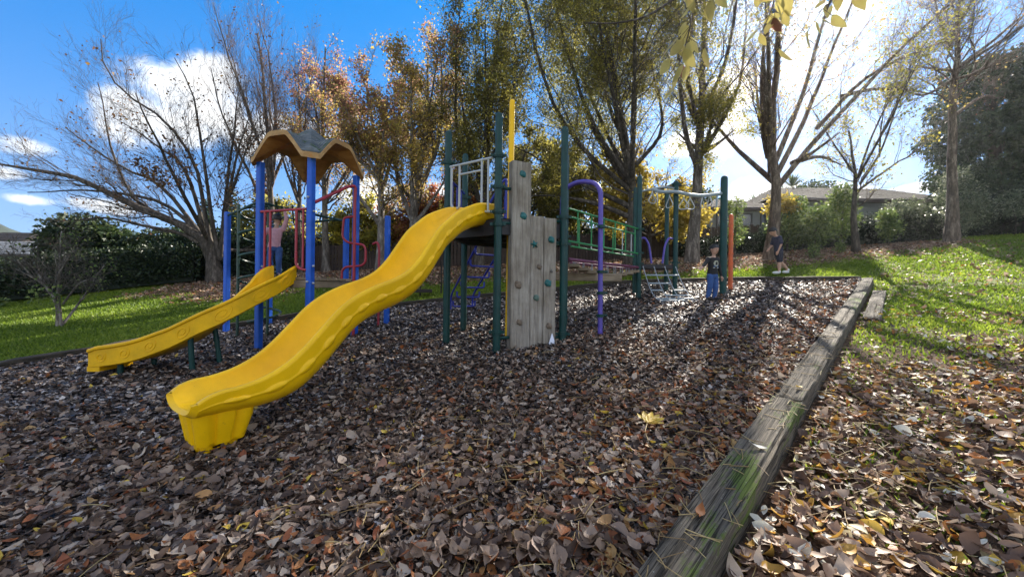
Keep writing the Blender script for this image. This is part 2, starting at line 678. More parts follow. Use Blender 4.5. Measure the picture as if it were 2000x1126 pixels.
def litter_mask(x, y):
    """1 where fallen leaves carpet the lawn: under the trees and beside the timber row"""
    n = vnoise(x * .55, y * .55) * .6 + vnoise(x * 1.9 + 4, y * 1.9) * .4
    strip = sstep(12.0, 13.4, y - .18 * np.maximum(x - 8, 0) + 1.2 * (n - .5)) * sstep(-12.5, -10.5, x) * (1 - sstep(17.0, 18.6, x + 1.5 * (n - .5)))
    left = sstep(11.6, 13.4, y + .22 * x + 3.0 + 1.6 * (n - .5)) * (1 - sstep(-8, -6, x)) * sstep(-13.5, -12.0, x)
    s = (x - SL0[0]) * SLN[0] + (y - SL0[1]) * SLN[1]
    near = (1 - sstep(1.5, 3.7, s + 1.5 * (n - .5))) * (s > 0) * (1 - sstep(4.0, 7.2, y + 2.0 * (n - .5)))
    row = (1 - sstep(.25, .65, s + .3 * (n - .5))) * (s > -.1) * (y < 8.3)
    return np.clip(np.maximum.reduce([strip, left, near, row]), 0, 1)


m, nt, b = new_mat('lawn_grass')
n1 = noise_node(nt, 1.1, 6, .6)
n2 = noise_node(nt, 45, 4, .7)
r1 = ramp(nt, n1.outputs['Fac'], [(.3, (.08, .115, .022)), (.7, (.155, .19, .035))])
r2 = ramp(nt, n2.outputs['Fac'], [(.3, (.5, .5, .45)), (.7, (1.25, 1.2, 1.1))])
mx = N(nt, 'ShaderNodeMix', data_type='RGBA', blend_type='MULTIPLY')
mx.inputs['Factor'].default_value = 1
nt.links.new(r1.outputs[0], mx.inputs['A'])
nt.links.new(r2.outputs[0], mx.inputs['B'])
at = N(nt, 'ShaderNodeAttribute', attribute_name='mask')
n3 = noise_node(nt, 24, 6, .7)
r3 = ramp(nt, n3.outputs['Fac'], [(.3, (.03, .02, .014)), (.5, (.10, .06, .036)), (.7, (.24, .15, .10))])
mx2 = N(nt, 'ShaderNodeMix', data_type='RGBA')
nt.links.new(at.outputs['Fac'], mx2.inputs['Factor'])
nt.links.new(mx.outputs['Result'], mx2.inputs['A'])
nt.links.new(r3.outputs[0], mx2.inputs['B'])
nt.links.new(mx2.outputs['Result'], b.inputs['Base Color'])
b.inputs['Roughness'].default_value = .95
b.inputs['Specular IOR Level'].default_value = .15
bump(nt, b, n2.outputs['Fac'], .8, .04)
M_LAWN = m
lawn = link('lawn', np_mesh('lawn', Vg, Fg, M_LAWN, True, uvcol=litter_mask(Vg[:, 0], Vg[:, 1])))
tag(lawn, kind='structure')

# bark sheet
m, nt, b = new_mat('bark_mulch')
n1 = noise_node(nt, 22, 8, .72)
r1 = ramp(nt, n1.outputs['Fac'], [(.28, (.012, .009, .008)), (.5, (.045, .034, .029)), (.72, (.11, .085, .072))])
nt.links.new(r1.outputs[0], b.inputs['Base Color'])
b.inputs['Roughness'].default_value = .9
b.inputs['Specular IOR Level'].default_value = .2
bump(nt, b, n1.outputs['Fac'], .9, .05)
M_MULCH = m
bx = np.arange(-11.6, 9.4, .11)
by = np.arange(-2.6, 11.4, .11)
BX, BY = np.meshgrid(bx, by)
BZ = bark_h(BX, BY) + .022 * (vnoise(BX * 7, BY * 7) - .5)
Vb = np.stack([BX, BY, BZ], -1).reshape(-1, 3)
nr, nc = BX.shape
ii = np.arange(nr * nc).reshape(nr, nc)
Fb = np.stack([ii[:-1, :-1], ii[:-1, 1:], ii[1:, 1:], ii[1:, :-1]], -1).reshape(-1, 4)
cc = Vb[Fb].mean(1)
Fb = Fb[in_poly(cc[:, 0], cc[:, 1])]
bark_ground = link('bark_ground', np_mesh('bark_ground', Vb, Fb, M_MULCH, True))
tag(bark_ground, kind='structure')

# distant hills
m, nt, b = new_mat('hill_bush')
n1 = noise_node(nt, .09, 8, .7)
r1 = ramp(nt, n1.outputs['Fac'], [(.35, (.006, .013, .007)), (.65, (.03, .042, .02))])
nt.links.new(r1.outputs[0], b.inputs['Base Color'])
b.inputs['Roughness'].default_value = 1
M_HILL = m
ha = np.radians(np.linspace(-75, 60, 140))
rows = []
for k in range(10):
    t = k / 9
    R = 230 + 130 * t
    hgt = (30 + 10 * np.sin(ha * 5 + 1) + 5 * np.sin(ha * 17) + 3.0 * vnoise(ha * 60, ha * 0) + 2 * vnoise(ha * 160, ha * 0 + 3)) * sin(min(1, t * 1.6) * pi / 2) * (.72 + .28 * cos(0)) - 14 * (1 - t)
    rows.append(np.stack([np.sin(ha) * R, np.cos(ha) * R, hgt - 4], -1))
P = np.array(rows)
nr, nc = P.shape[:2]
ii = np.arange(nr * nc).reshape(nr, nc)
Fh = np.stack([ii[:-1, :-1], ii[:-1, 1:], ii[1:, 1:], ii[1:, :-1]], -1).reshape(-1, 4)
tag(link('distant_hills', np_mesh('distant_hills', P.reshape(-1, 3), Fh, M_HILL, True)), kind='structure')

# ------------------------------------------------------------------ timber sleepers
def sleeper_mat(name, moss_t, tone=1.0, mossc=(.075, .105, .02)):
    m, nt, b = new_mat(name)
    g = noise_node(nt, 5, 9, .72, stretch=(.55, 11, 11))
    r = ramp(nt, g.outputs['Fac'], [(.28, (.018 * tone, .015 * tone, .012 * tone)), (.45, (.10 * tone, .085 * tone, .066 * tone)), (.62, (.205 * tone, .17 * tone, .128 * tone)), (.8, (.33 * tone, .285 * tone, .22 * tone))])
    w = noise_node(nt, 3.2, 7, .66, stretch=(.45, 1.4, 1.4))
    w2 = noise_node(nt, 26, 5, .7)
    md = N(nt, 'ShaderNodeMath', operation='ADD')
    ml = N(nt, 'ShaderNodeMath', operation='MULTIPLY')
    ml.inputs[1].default_value = .30
    nt.links.new(w2.outputs['Fac'], ml.inputs[0])
    nt.links.new(w.outputs['Fac'], md.inputs[0])
    nt.links.new(ml.outputs[0], md.inputs[1])
    mg = N(nt, 'ShaderNodeMath', operation='MULTIPLY_ADD')
    nt.links.new(g.outputs['Fac'], mg.inputs[0])
    mg.inputs[1].default_value = .55
    nt.links.new(md.outputs[0], mg.inputs[2])
    m6 = N(nt, 'ShaderNodeMath', operation='MULTIPLY')
    m6.inputs[1].default_value = .6
    nt.links.new(mg.outputs[0], m6.inputs[0])
    rm = ramp(nt, m6.outputs[0], [(moss_t, (0, 0, 0)), (moss_t + .05, (1, 1, 1))])
    mx = N(nt, 'ShaderNodeMix', data_type='RGBA')
    nt.links.new(rm.outputs[0], mx.inputs['Factor'])
    nt.links.new(r.outputs[0], mx.inputs['A'])
    mx.inputs['B'].default_value = (*mossc, 1)
    sp = noise_node(nt, 70, 3, .6)
    rs = ramp(nt, sp.outputs['Fac'], [(.66, (0, 0, 0)), (.72, (1, 1, 1))])
    mx2 = N(nt, 'ShaderNodeMix', data_type='RGBA')
    ms = N(nt, 'ShaderNodeMath', operation='MULTIPLY')
    ms.inputs[1].default_value = .55
    nt.links.new(rs.outputs[0], ms.inputs[0])
    nt.links.new(ms.outputs[0], mx2.inputs['Factor'])
    nt.links.new(mx.outputs['Result'], mx2.inputs['A'])
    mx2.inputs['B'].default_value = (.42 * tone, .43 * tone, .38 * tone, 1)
    ck = noise_node(nt, 2.6, 5, .5, stretch=(.35, 16, 16))
    rk = ramp(nt, ck.outputs['Fac'], [(.455, (1, 1, 1)), (.488, (.05, .045, .04)), (.500, (.05, .045, .04)), (.530, (1, 1, 1))])
    mk = N(nt, 'ShaderNodeMix', data_type='RGBA', blend_type='MULTIPLY')
    mk.inputs['Factor'].default_value = .85
    nt.links.new(mx2.outputs['Result'], mk.inputs['A'])
    nt.links.new(rk.outputs[0], mk.inputs['B'])
    nt.links.new(mk.outputs['Result'], b.inputs['Base Color'])
    b.inputs['Roughness'].default_value = .92
    b.inputs['Specular IOR Level'].default_value = .2
    g2 = noise_node(nt, 8, 9, .8, stretch=(.5, 10, 10))
    bump(nt, b, g2.outputs['Fac'], .85, .012)
    return m


M_SL_MOSS = sleeper_mat('mossy_sleeper', .575, 1.0, (.10, .135, .03))
M_SL = sleeper_mat('weathered_sleeper', .635, 1.0, (.09, .11, .035))
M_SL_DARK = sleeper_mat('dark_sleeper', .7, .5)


def sleeper(a, b, width, height, top, label, mat, fine=False, name='sleeper', group='timber edging around the play area', cat='sleeper'):
    """a, b: plan ends of the centre line; the top follows the slope"""
    a = np.array(a, float)
    b = np.array(b, float)
    L = np.linalg.norm(b - a)
    d = (b - a) / L
    q = np.array([d[1], -d[0]])
    nl = int(L / (.03 if fine else .15)) + 2
    nw = 20 if fine else 6
    za, zb = float(gz(*a)) + top, float(gz(*b)) + top
    t = np.linspace(0, 1, nl)
    seed = abs(hash((round(a[0], 2), round(a[1], 2)))) % 50
    # section ring: across the top, down one side, under, up
    ring = []
    for w in np.linspace(-1, 1, nw):
        e = max(0, abs(w) - .9) / .1
        ring.append((w * width / 2, -.012 * e * e, 1))
    nsid = 6 if fine else 3
    for k in range(1, nsid):
        ring.append((width / 2, -height * k / nsid, 0))
    ring.append((width / 2, -height, 0))
    ring.append((-width / 2, -height, 0))
    for k in range(nsid - 1, 0, -1):
        ring.append((-width / 2, -height * k / nsid, 0))
    ring = np.array(ring)
    ns = len(ring)
    T = np.repeat(t[:, None], ns, 1)
    Wd = np.repeat(ring[None, :, 0], nl, 0)
    U = np.repeat(ring[None, :, 1], nl, 0)
    topm = np.repeat(ring[None, :, 2], nl, 0)
    s = T * L
    grain = vnoise(s * 1.6 + seed, Wd * 150 + seed) - .5
    crack = np.clip(vnoise(s * .8 + seed * 3, Wd * 75 + 7) - .70, 0, 1)
    und = vnoise(s * 2.2 + seed, Wd * 9 + 3) - .5
    U = U + topm * (.009 * grain - .10 * crack * (1 if fine else .3) + .012 * und)
    edge = (vnoise(s * 5 + seed, Wd * 0 + np.sign(Wd) * 9) - .5)
    Wd = Wd + np.sign(Wd) * (np.abs(Wd) > width * .46) * (.010 * edge + .004 * (vnoise(s * 20, U * 60 + seed) - .5))
    endw = np.clip(np.minimum(T, 1 - T) * L / .03, 0, 1)
    U = U - topm * .012 * (1 - endw)
    # local frame: x along, y across, z up (so the grain runs along local x)
    V = np.stack([s, Wd, U], -1).reshape(-1, 3)
    ii = np.arange(nl * ns).reshape(nl, ns)
    jj = np.roll(ii, -1, 1)
    F = np.stack([ii[:-1], ii[1:], jj[1:], jj[:-1]], -1).reshape(-1, 4)
    # end caps as strips between mirrored ring halves
    caps = []
    h = ns // 2
    for row, flip in ((ii[0], False), (ii[-1], True)):
        for k in range(h - 1):
            qd = [row[k], row[k + 1], row[ns - 2 - k], row[ns - 1 - k]]
            caps.append(qd[::-1] if flip else qd)
    F = np.vstack([F, np.array(caps)])
    me = np_mesh(name, V, F, mat, True)
    me.set_sharp_from_angle(angle=radians(50))
    o = link(name, me)
    ang = math.atan2(d[1], d[0])
    pitch = math.atan2(zb - za, L)
    o.matrix_world = Matrix.Translation((a[0], a[1], za)) @ Matrix.Rotation(ang, 4, 'Z') @ Matrix.Rotation(-pitch, 4, 'Y')
    ORG[o.name] = (a[0], a[1], za)
    return tag(o, label, cat, group)


def along(t, off=0.10):
    return (SL0[0] + SLD[0] * t + SLN[0] * off, SL0[1] + SLD[1] * t + SLN[1] * off)


cuts = [0.0, 2.98, 5.35, 7.75, 10.1, 12.5, 15.12]
labs = ['weathered timber sleeper lying closest to the viewer, cut off by the lower edge', 'mossy cracked sleeper right after the crack in the foreground, green with moss',
        'grey fissured sleeper of the long row, beside yellow and orange fallen leaves', 'dark grey sleeper halfway along the long row on the lawn side',
        'sleeper with a bright green moss patch beside the low outer step', 'sunlit last sleeper of the long row, at the far corner of the bark area']
for i in range(6):
    g = .005 + .006 * (i == 0)
    sleeper(along(cuts[i] + g), along(cuts[i + 1] - g), .205, .26, .095 + .006 * (i % 2), labs[i], M_SL_MOSS if i in (1, 4) else M_SL, fine=i in (0, 1, 2, 3))
sleeper((5.72, 6.10), (8.25, 8.62), .22, .16, -.005, 'low sunlit outer sleeper lying beside the long row as a step', M_SL, fine=True, group='timber edging around the play area')
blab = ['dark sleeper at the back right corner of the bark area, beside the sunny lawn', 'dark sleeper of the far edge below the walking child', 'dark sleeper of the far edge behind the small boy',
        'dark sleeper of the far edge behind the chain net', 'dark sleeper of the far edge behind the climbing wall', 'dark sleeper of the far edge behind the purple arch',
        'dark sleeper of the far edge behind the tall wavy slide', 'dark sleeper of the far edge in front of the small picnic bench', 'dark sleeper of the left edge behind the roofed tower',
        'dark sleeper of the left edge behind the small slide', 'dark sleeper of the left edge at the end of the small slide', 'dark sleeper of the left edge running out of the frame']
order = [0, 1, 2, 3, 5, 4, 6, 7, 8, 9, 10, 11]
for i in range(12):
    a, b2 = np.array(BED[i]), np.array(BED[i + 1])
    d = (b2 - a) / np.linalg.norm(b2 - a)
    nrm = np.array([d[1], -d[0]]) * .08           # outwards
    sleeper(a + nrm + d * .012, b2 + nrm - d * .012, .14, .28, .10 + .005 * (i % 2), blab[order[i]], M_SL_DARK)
# ------------------------------------------------------------------ GREEN CLIMBING FRAME (hexagonal tower, wavy slide, wall, bridge, second deck)
FR = empty('climbing_frame', gp(.1, 5.9), 'dark green climbing frame with tall wavy yellow slide, grey timber climbing wall and bridge', 'climbing frame')
A_, B_, D_, E_, F_, C_ = (-.93, 5.48), (-.19, 4.92), (.71, 5.34), (.88, 6.42), (.1, 6.95), (-.79, 6.3)
DECK = 2.33


def post(root, x, y, top, r=.048, mat=None, name='post', clamps=(), n=14, lean=.0):
    m = MB()
    g = float(gz(x, y))
    m.tube([(x, y, g - .25), (x, y, top - r)], r, n, 'dome')
    o = m.build(name, mat or M_GREEN, root)
    for z in clamps:
        c = MB()
        c.tube([(x, y, z - .028), (x, y, z + .028)], r * 1.28, n)
        c.tube([(x, y, z - .010), (x, y, z + .010)], r * 1.42, n)
        c.box((x + r * 1.55, y - .0, z), (.05, .03, .036))
        c.box((x - r * 1.55, y - .0, z), (.05, .03, .036))
        k = c.build('clamp', M_GREEN, o)
    return o


def bolt(o, p, d, r=.016):
    p, d = Vector(p), Vector(d).normalized()
    m = MB()
    m.tube([p, p + d * .014], r, 8, 'dome')
    return m.build('bolt', M_STEEL, o)


for (x, y), top, cl in ((A_, 3.66, (3.20, 2.2)), (B_, 3.67, (3.12, 2.72, 2.40, 2.24, .86)), (D_, 3.68, (2.42, 2.05, .80)),
                        (E_, 3.68, (2.3,)), (F_, 3.66, (2.3,)), (C_, 3.62, (2.9, 2.3))):
    post(FR, x, y, top, .05 if (x, y) != C_ else .05, clamps=cl)

# deck: thick rim and boards inside
hexp = [A_, B_, D_, E_, F_, C_]
cx_, cy_ = sum(p[0] for p in hexp) / 6, sum(p[1] for p in hexp) / 6


def hexring(k):
    return [(cx_ + (x - cx_) * k, cy_ + (y - cy_) * k) for x, y in hexp]


m = MB()
o1, o2 = hexring(.97), hexring(.90)
for i in range(6):
    j = (i + 1) % 6
    vs = []
    for (p, q) in ((o1[i], o1[j]), (o2[i], o2[j])):
        for z in (DECK - .21, DECK - .012):
            vs += [(p[0], p[1], z), (q[0], q[1], z)]
    m.add(vs, [(0, 1, 3, 2), (4, 6, 7, 5), (2, 3, 7, 6), (0, 4, 5, 1), (0, 2, 6, 4), (1, 5, 7, 3)])
deck = m.build('deck', M_DECK, FR, False)
m = MB()
hi = hexring(.965)
m.add([(x, y, DECK) for x, y in hi] + [(x, y, DECK - .03) for x, y in hexring(.895)], [(0, 1, 2, 3, 4, 5), (11, 10, 9, 8, 7, 6)])
m.build('deck_plate', M_DECK, deck, False)
m = MB()
for k in range(3):
    y = cy_ - .5 + k * .5
    m.box((cx_, y, DECK - .1), (1.45 if k == 1 else 1.0, .06, .11))
m.build('joist', M_DECK, deck, False)

# yellow pole behind the wall
m = MB()
m.tube([(-.055, 5.72, .5), (-.03, 5.74, 4.2)], .044, 14, 'dome')
m.build('pole', M_YEL, FR, label='tall yellow pole rising above the climbing wall')

# ---- tall wavy slide
S0 = Vector((-.56, 5.20, 0))
SD = Vector((-.5593, -.8290, 0))
SQ = Vector((.8290, -.5593, 0))
prof = np.array([(-.17, 2.545), (0, 2.525), (.18, 2.49), (.36, 2.42), (.54, 2.335), (.7, 2.22), (.86, 2.09), (1.0, 1.92), (1.15, 1.73), (1.3, 1.59), (1.48, 1.495),
                 (1.7, 1.42), (1.9, 1.33), (2.06, 1.22), (2.22, 1.06), (2.36, .92), (2.5, .81), (2.66, .735), (2.82, .70), (2.92, .695), (3.0, .695), (3.06, .695)])
pc = catmull(prof, 400)
ts = np.gradient(pc, axis=0)
ts /= np.linalg.norm(ts, axis=1)[:, None]
nrm2 = np.stack([-ts[:, 1], ts[:, 0]], 1)          # up-normal in (s,z)
arc = np.r_[0, np.cumsum(np.linalg.norm(np.diff(pc, axis=0), axis=1))]
# section: (lateral, up) with rim at 0, bed at -.20 ; outer wall flagged with wall coordinate
sec = []
HALF = .255
for k in range(0, 21):                             # inner surface, left rim to right rim
    a = -1 + 2 * k / 20
    la = HALF * .94 * math.copysign(abs(a) ** .8, a)
    up = -.215 + .205 * abs(a) ** 3.2
    sec.append((la, up, 0, 0))
for k in range(1, 6):                              # rim roll, right
    a = pi - k * pi / 6
    sec.append((HALF + .012 + .030 * cos(a), -.010 + .026 * sin(a), 0, 0))
for k in range(0, 29):                             # outer wall, right: rim down to belly
    w = k / 28
    sec.append((HALF + .040 - .012 * w - .095 * w ** 4, -.012 - .252 * w, 1, w))
for k in range(1, 8):                              # belly
    a = 1 - 2 * k / 8
    sec.append(((HALF - .067) * a, -.264 - .02 * (1 - a * a), 0, 0))
for k in range(28, -1, -1):
    w = k / 28
    sec.append((-(HALF + .040 - .012 * w - .095 * w ** 4), -.012 - .252 * w, 1, w))
for k in range(1, 6):
    a = k * pi / 6
    sec.append((-(HALF + .012) + .030 * cos(a + pi / 2 + pi / 2 - 0) * 1.0, -.010 + .026 * sin(a), 0, 0))
sec = np.array(sec)
knob = np.arange(.16, arc[-1] - .10, .232)
rows = []
for i in range(len(pc)):
    s, z = pc[i]
    k = 1 - sqrt(max(.012, 1 - (max(0.0, s - 2.88) / .215) ** 2))
    ds_ = 1 - .36 * float(sstep(2.45, 2.92, s))
    wscale = 1.0 - .13 * k ** 1.5 - .05 * float(sstep(.2, -.15, s))
    row = []
    for (la, up, ow, w) in sec:
        # the mouth: the walls round off down to a low lip
        up = up * ds_
        u2 = up
        if k > 0:
            bed = -.215 * ds_
            rimz = bed + .203 * ds_ * (1 - k)
            if ow:
                u2 = rimz + (-.264 * ds_ - rimz) * w
            elif up > bed + .0001:
                u2 = bed + (up - bed) * (1 - k)
        disp = 0.0
        if ow:
            disp += .006 * math.exp(-((w - .42) / .04) ** 2)
            j = np.argmin(np.abs(knob - arc[i]))
            ds = (arc[i] - knob[j]) / .070
            dw = (w - .42) / .125
            q = 1 - ds * ds - dw * dw
            if q > 0:
                disp += .012 * min(1.0, q * 2.6) ** .6
            disp *= (1 - k)
        lat = (la + math.copysign(disp, la)) * wscale
        px_ = S0 + SD * (s + nrm2[i][0] * u2) + SQ * lat
        row.append((px_.x, px_.y, z + nrm2[i][1] * u2))
    rows.append(row)
m = MB()
m.grid(rows, closed_u=True)
nS = len(sec)
# close the ends between the inner and outer skin
for r in (0, len(rows) - 1):
    b0 = r * nS
    for k in range(20):
        top_i = b0 + k
        # belly/outer counterpart: mirrored index
        pass
slide = m.build('slide', M_YEL, FR, True, 60, label='tall wavy yellow slide with a row of oval knobs along its side')
# end cap at the top, and the lip at the mouth
for idx, nm in ((0, 'slide_end'), (len(rows) - 1, 'slide_lip')):
    R = rows[idx]
    c = MB()
    inner = [Vector(R[k]) for k in range(21)]
    outer = [Vector(R[k]) for k in range(nS - 1, 20, -1)]
    ob = [outer[int(round(k * (len(outer) - 1) / 20))] for k in range(21)]
    dd = SD * (-.004 if idx == 0 else .004)
    if idx == 0:
        c.grid([[p + dd for p in inner], [p + dd for p in ob]])
    else:
        mid = [(p + q) / 2 + SD * .03 for p, q in zip(inner, ob)]
        c.grid([inner, mid, ob])
    c.build(nm, M_YEL, slide, True, 60)
# fluted foot
fc = S0 + SD * 2.875
gf = float(gz(fc.x, fc.y))
rows = []
nf = 72
for (z, sx, sy, sh, dep) in ((.535, .195, .205, -.01, .12), (.48, .19, .20, -.01, .14), (gf + .10, .155, .165, -.005, .16), (gf + .075, .15, .16, -.005, .14), (gf + .065, .122, .13, -.005, .18), (gf - .04, .118, .125, -.005, .2)):
    row = []
    for k in range(nf):
        a = 2 * pi * k / nf
        ca, sa = cos(a), sin(a)
        rr = 1 / (abs(ca) ** 5 + abs(sa) ** 5) ** .2
        fl = 1 - dep * max(0, cos(a * 8 + pi)) ** 3
        p = fc + SD * (ca * rr * sx * fl + sh) + SQ * (sa * rr * sy * fl)
        row.append((p.x, p.y, z + (.02 * ca if z > .4 else 0)))
    rows.append(row)
m = MB()
m.grid(rows[::-1], closed_u=True)
m.build('slide_foot', M_YEL, slide, True, 55)

# white guard gate over the slide (two U frames joined by bars)
def lerp(p, q, t):
    return Vector((p[0] + (q[0] - p[0]) * t, p[1] + (q[1] - p[1]) * t, 0))


def rail(root, pts, r, mat, name, n=10, smoothn=None, label=None):
    m = MB()
    pts = [tuple(p) for p in pts]
    if smoothn:
        pts = [tuple(p) for p in catmull(pts, smoothn)]
    m.tube(pts, r, n)
    return m.build(name, mat, root, label=label)


def bend(pts, rad=.06, k=4):
    """polyline with rounded corners"""
    P = [Vector(p) for p in pts]
    out = [P[0]]
    for i in range(1, len(P) - 1):
        a, b, c = P[i - 1], P[i], P[i + 1]
        d1, d2 = (a - b), (c - b)
        r = min(rad, d1.length * .49, d2.length * .49)
        p1, p2 = b + d1.normalized() * r, b + d2.normalized() * r
        for j in range(k + 1):
            t = j / k
            out.append(p1 * (1 - t) ** 2 + b * 2 * t * (1 - t) + p2 * t * t)
    out.append(P[-1])
    return out


def at2(p, q, t, z, off=0.0):
    v = lerp(p, q, t)
    d = Vector((q[0] - p[0], q[1] - p[1], 0)).normalized()
    n = Vector((d.y, -d.x, 0))
    return Vector((v.x + n.x * off, v.y + n.y * off, z))


gate = MB()
gate.tube([at2(A_, B_, .10, 3.11, .05), at2(A_, B_, .93, 3.09, .05)], .017, 10)
gate.tube([at2(A_, B_, .30, 2.97, .05), at2(A_, B_, .74, 2.96, .05)], .015, 10)
gate.tube(bend([at2(A_, B_, .13, 3.10, .05), at2(A_, B_, .13, 2.53, .05), at2(A_, B_, .30, 2.50, .05), at2(A_, B_, .30, 3.10, .05)], .07), .016, 10)
gate.tube(bend([at2(A_, B_, .74, 3.09, .05), at2(A_, B_, .74, 2.42, .05), at2(A_, B_, .94, 2.40, .05), ], .08), .016, 10)
gate.tube([at2(A_, B_, .86, 3.09, .05), at2(A_, B_, .86, 2.42, .05)], .014, 10)
gate.build('safety_gate', M_WHITE, FR)
# navy barrier on the left side
bar = MB()
bar.tube([at2(C_, A_, .05, 2.95, 0), at2(C_, A_, .95, 2.98, 0)], .017, 8)
for t in (.25, .5, .75, .9):
    bar.tube([at2(C_, A_, t, 2.96, 0), at2(C_, A_, t, 2.36, 0)], .012, 8)
bar.build('barrier', M_NAVY, FR)

# blue loop ladder at the back, leaning from the bark up to the deck
def loop_ladder(base0, top0, side, name, mat, r=.021, rungs=6, up=.72):
    """two rails, the right one bending up into a handrail, with looped steps between"""
    root = MB()
    b0, t0 = Vector(base0), Vector(top0)
    sv = Vector(side)
    for k in (0, 1):
        o = sv * k
        pts = [b0 + o, b0 + o + Vector((0, 0, .35)), t0 + o + Vector((0, 0, .1)), t0 + o + (t0 - b0).normalized() * .25 + Vector((0, 0, up))]
        root.tube(bend(pts, .15), r, 10)
    for k in range(rungs):
        t = (k + .6) / rungs
        p = b0 + (t0 - b0) * t + Vector((0, 0, .12))
        root.tube(bend([p, p + Vector((0, 0, -.12)), p + sv + Vector((0, 0, -.12)), p + sv], .05), r * .9, 8)
    return root.build(name, mat, FR)


loop_ladder((-1.32, 8.3, .9), (-.63, 6.95, 2.12), (.44, .28, 0), 'loop_ladder', M_NAVY)
rail(FR, bend([(-.62, 6.78, 2.33), (-.56, 6.70, 2.62), (-.20, 6.55, 3.22), (-.12, 6.55, 3.30), (-.12, 6.55, 2.33)], .08), .022, M_NAVY, 'handrail')
m = MB()
for t in (0.0, .07, .14):
    m.tube([(-.28 + t, 6.72 - t * .4, 2.33), (-.28 + t, 6.72 - t * .4, 3.02)], .016, 8)
m.build('barrier', M_NAVY, FR)

# ---- climbing wall
wd = Vector((D_[0] - B_[0], D_[1] - B_[1], 0)).normalized()
wn_ = Vector((wd.y, -wd.x, 0))                      # towards the viewer
W0 = Vector((-.035, 5.03, 0))
wall = bpy.data.objects.new('climbing_wall', None)
COL.objects.link(wall)
wall.parent = FR
ORG['climbing_wall'] = org(FR)
wall['label'] = 'climbing wall of upright grey planks with bolted holds'


def plank(x0, x1, z0, z1, th, seed):
    m = MB()
    n = 26
    rows = []
    w = x1 - x0
    for i in range(n + 1):
        z = z0 + (z1 - z0) * i / n
        j = .006 * (vnoise(i * .9, seed * 7.3) - .5)
        ring = []
        for (a, d) in ((0, .008), (.012, 0), (w * .33, .0), (w * .66, 0), (w - .012, 0), (w, .008), (w, th - .006), (w - .01, th), (.01, th), (0, th - .006)):
            fx = x0 + a + (j if a > w / 2 else -j)
            dd = d + .004 * (vnoise(i * 1.7 + seed, a * 40 + seed) - .5)
            zz = z
            if i == n:
                zz = z - .006 * (vnoise(a * 60, seed * 3.) + .3)
            p = W0 + wd * fx - wn_ * (dd - th * .5) + Vector((0, 0, zz))
            ring.append(p)
        rows.append(ring)
    m.grid(rows, closed_u=True)
    b0 = n * 10
    m.f.append(tuple(b0 + k for k in range(10)))
    m.m.append(0)
    m.f.append(tuple(range(9, -1, -1)))
    m.m.append(0)
    return m.build('plank', M_GREYWOOD, wall, True, 40)


plank(.0, .275, .60, 3.085, .13, 1)
plank(.283, .475, .60, 2.395, .12, 2)
plank(.485, .675, .61, 2.385, .12, 3)
for (u0, u1, z) in ((-.14, .05, .78), (-.14, .05, 2.27), (-.14, .05, 2.72), (.66, .83, .75), (.66, .83, 2.06), (.66, .83, 2.36)):
    m = MB()
    m.tube([W0 + wd * u0 + Vector((0, 0, z)), W0 + wd * u1 + Vector((0, 0, z))], .022, 8)
    m.build('bracket', M_GREEN, wall)


def hold(u, z, kind, mat, r=.05, label=None):
    c = W0 + wd * u + wn_ * .062 + Vector((0, 0, z))
    M = Matrix((wd, Vector((0, 0, 1)), wn_)).transposed()
    m = MB()
    if kind == 'star':
        pts = []
        for k in range(10):
            a = pi / 2 + k * pi / 5 + .25
            rr = r * (1.25 if k % 2 == 0 else .5)
            pts.append((rr * cos(a), rr * sin(a)))
        vs = [c + M @ Vector((x, y, 0)) for x, y in pts] + [c + M @ Vector((x * .55, y * .55, .028)) for x, y in pts] + [c + M @ Vector((0, 0, .036))]
        fs = []
        for k in range(10):
            j = (k + 1) % 10
            fs += [(k, j, 10 + j, 10 + k), (10 + k, 10 + j, 20)]
        m.add(vs, fs)
    else:
        m.ball(c, (r, r * .9, r * .62), 12, 8, 0, M, .22)
        m.ball(c + M @ Vector((-r * .28, r * .5, r * .1)), (r * .55, r * .5, r * .5), 8, 6, 0, M, .2)
        m.ball(c + M @ Vector((r * .35, -r * .45, r * .05)), (r * .6, r * .55, r * .5), 8, 6, 0, M, .2)
    o = m.build('hold', mat, wall, True, 50)
    if label:
        o['label'] = label
    b = MB()
    b.tube([c + wn_ * (r * .5), c + wn_ * (r * .66)], .012, 8)
    return o


T_ = 'teal bolted climbing hold'
hold(.145, 2.92, 'blob', M_TEAL, .048, 'teal hold at the top of the tall plank')
hold(.160, 2.375, 'blob', M_TEAL, .050, 'teal hold halfway up the tall plank')
hold(.590, 2.09, 'blob', M_TEAL, .050)
hold(.330, 2.01, 'star', M_TEAL, .052, 'star shaped teal hold')
hold(.410, 1.715, 'blob', M_BROWNHOLD, .038)
hold(.095, 1.47, 'blob', M_BROWNHOLD, .055, 'brown hold low on the tall plank')
hold(.545, 1.50, 'blob', M_TEAL, .052)
hold(.365, 1.30, 'blob', paint('grey_green_hold', (.10, .16, .13), .7, .3, 18, bmp=.2), .045, 'grey green hold on the middle plank')
hold(.120, .98, 'blob', M_BROWNHOLD, .045)
hold(.570, .92, 'blob', M_BROWNHOLD, .045)
hold(.60, 1.66, 'blob', paint('dark_knot', (.12, .11, .10), .8, .2, 18), .022)

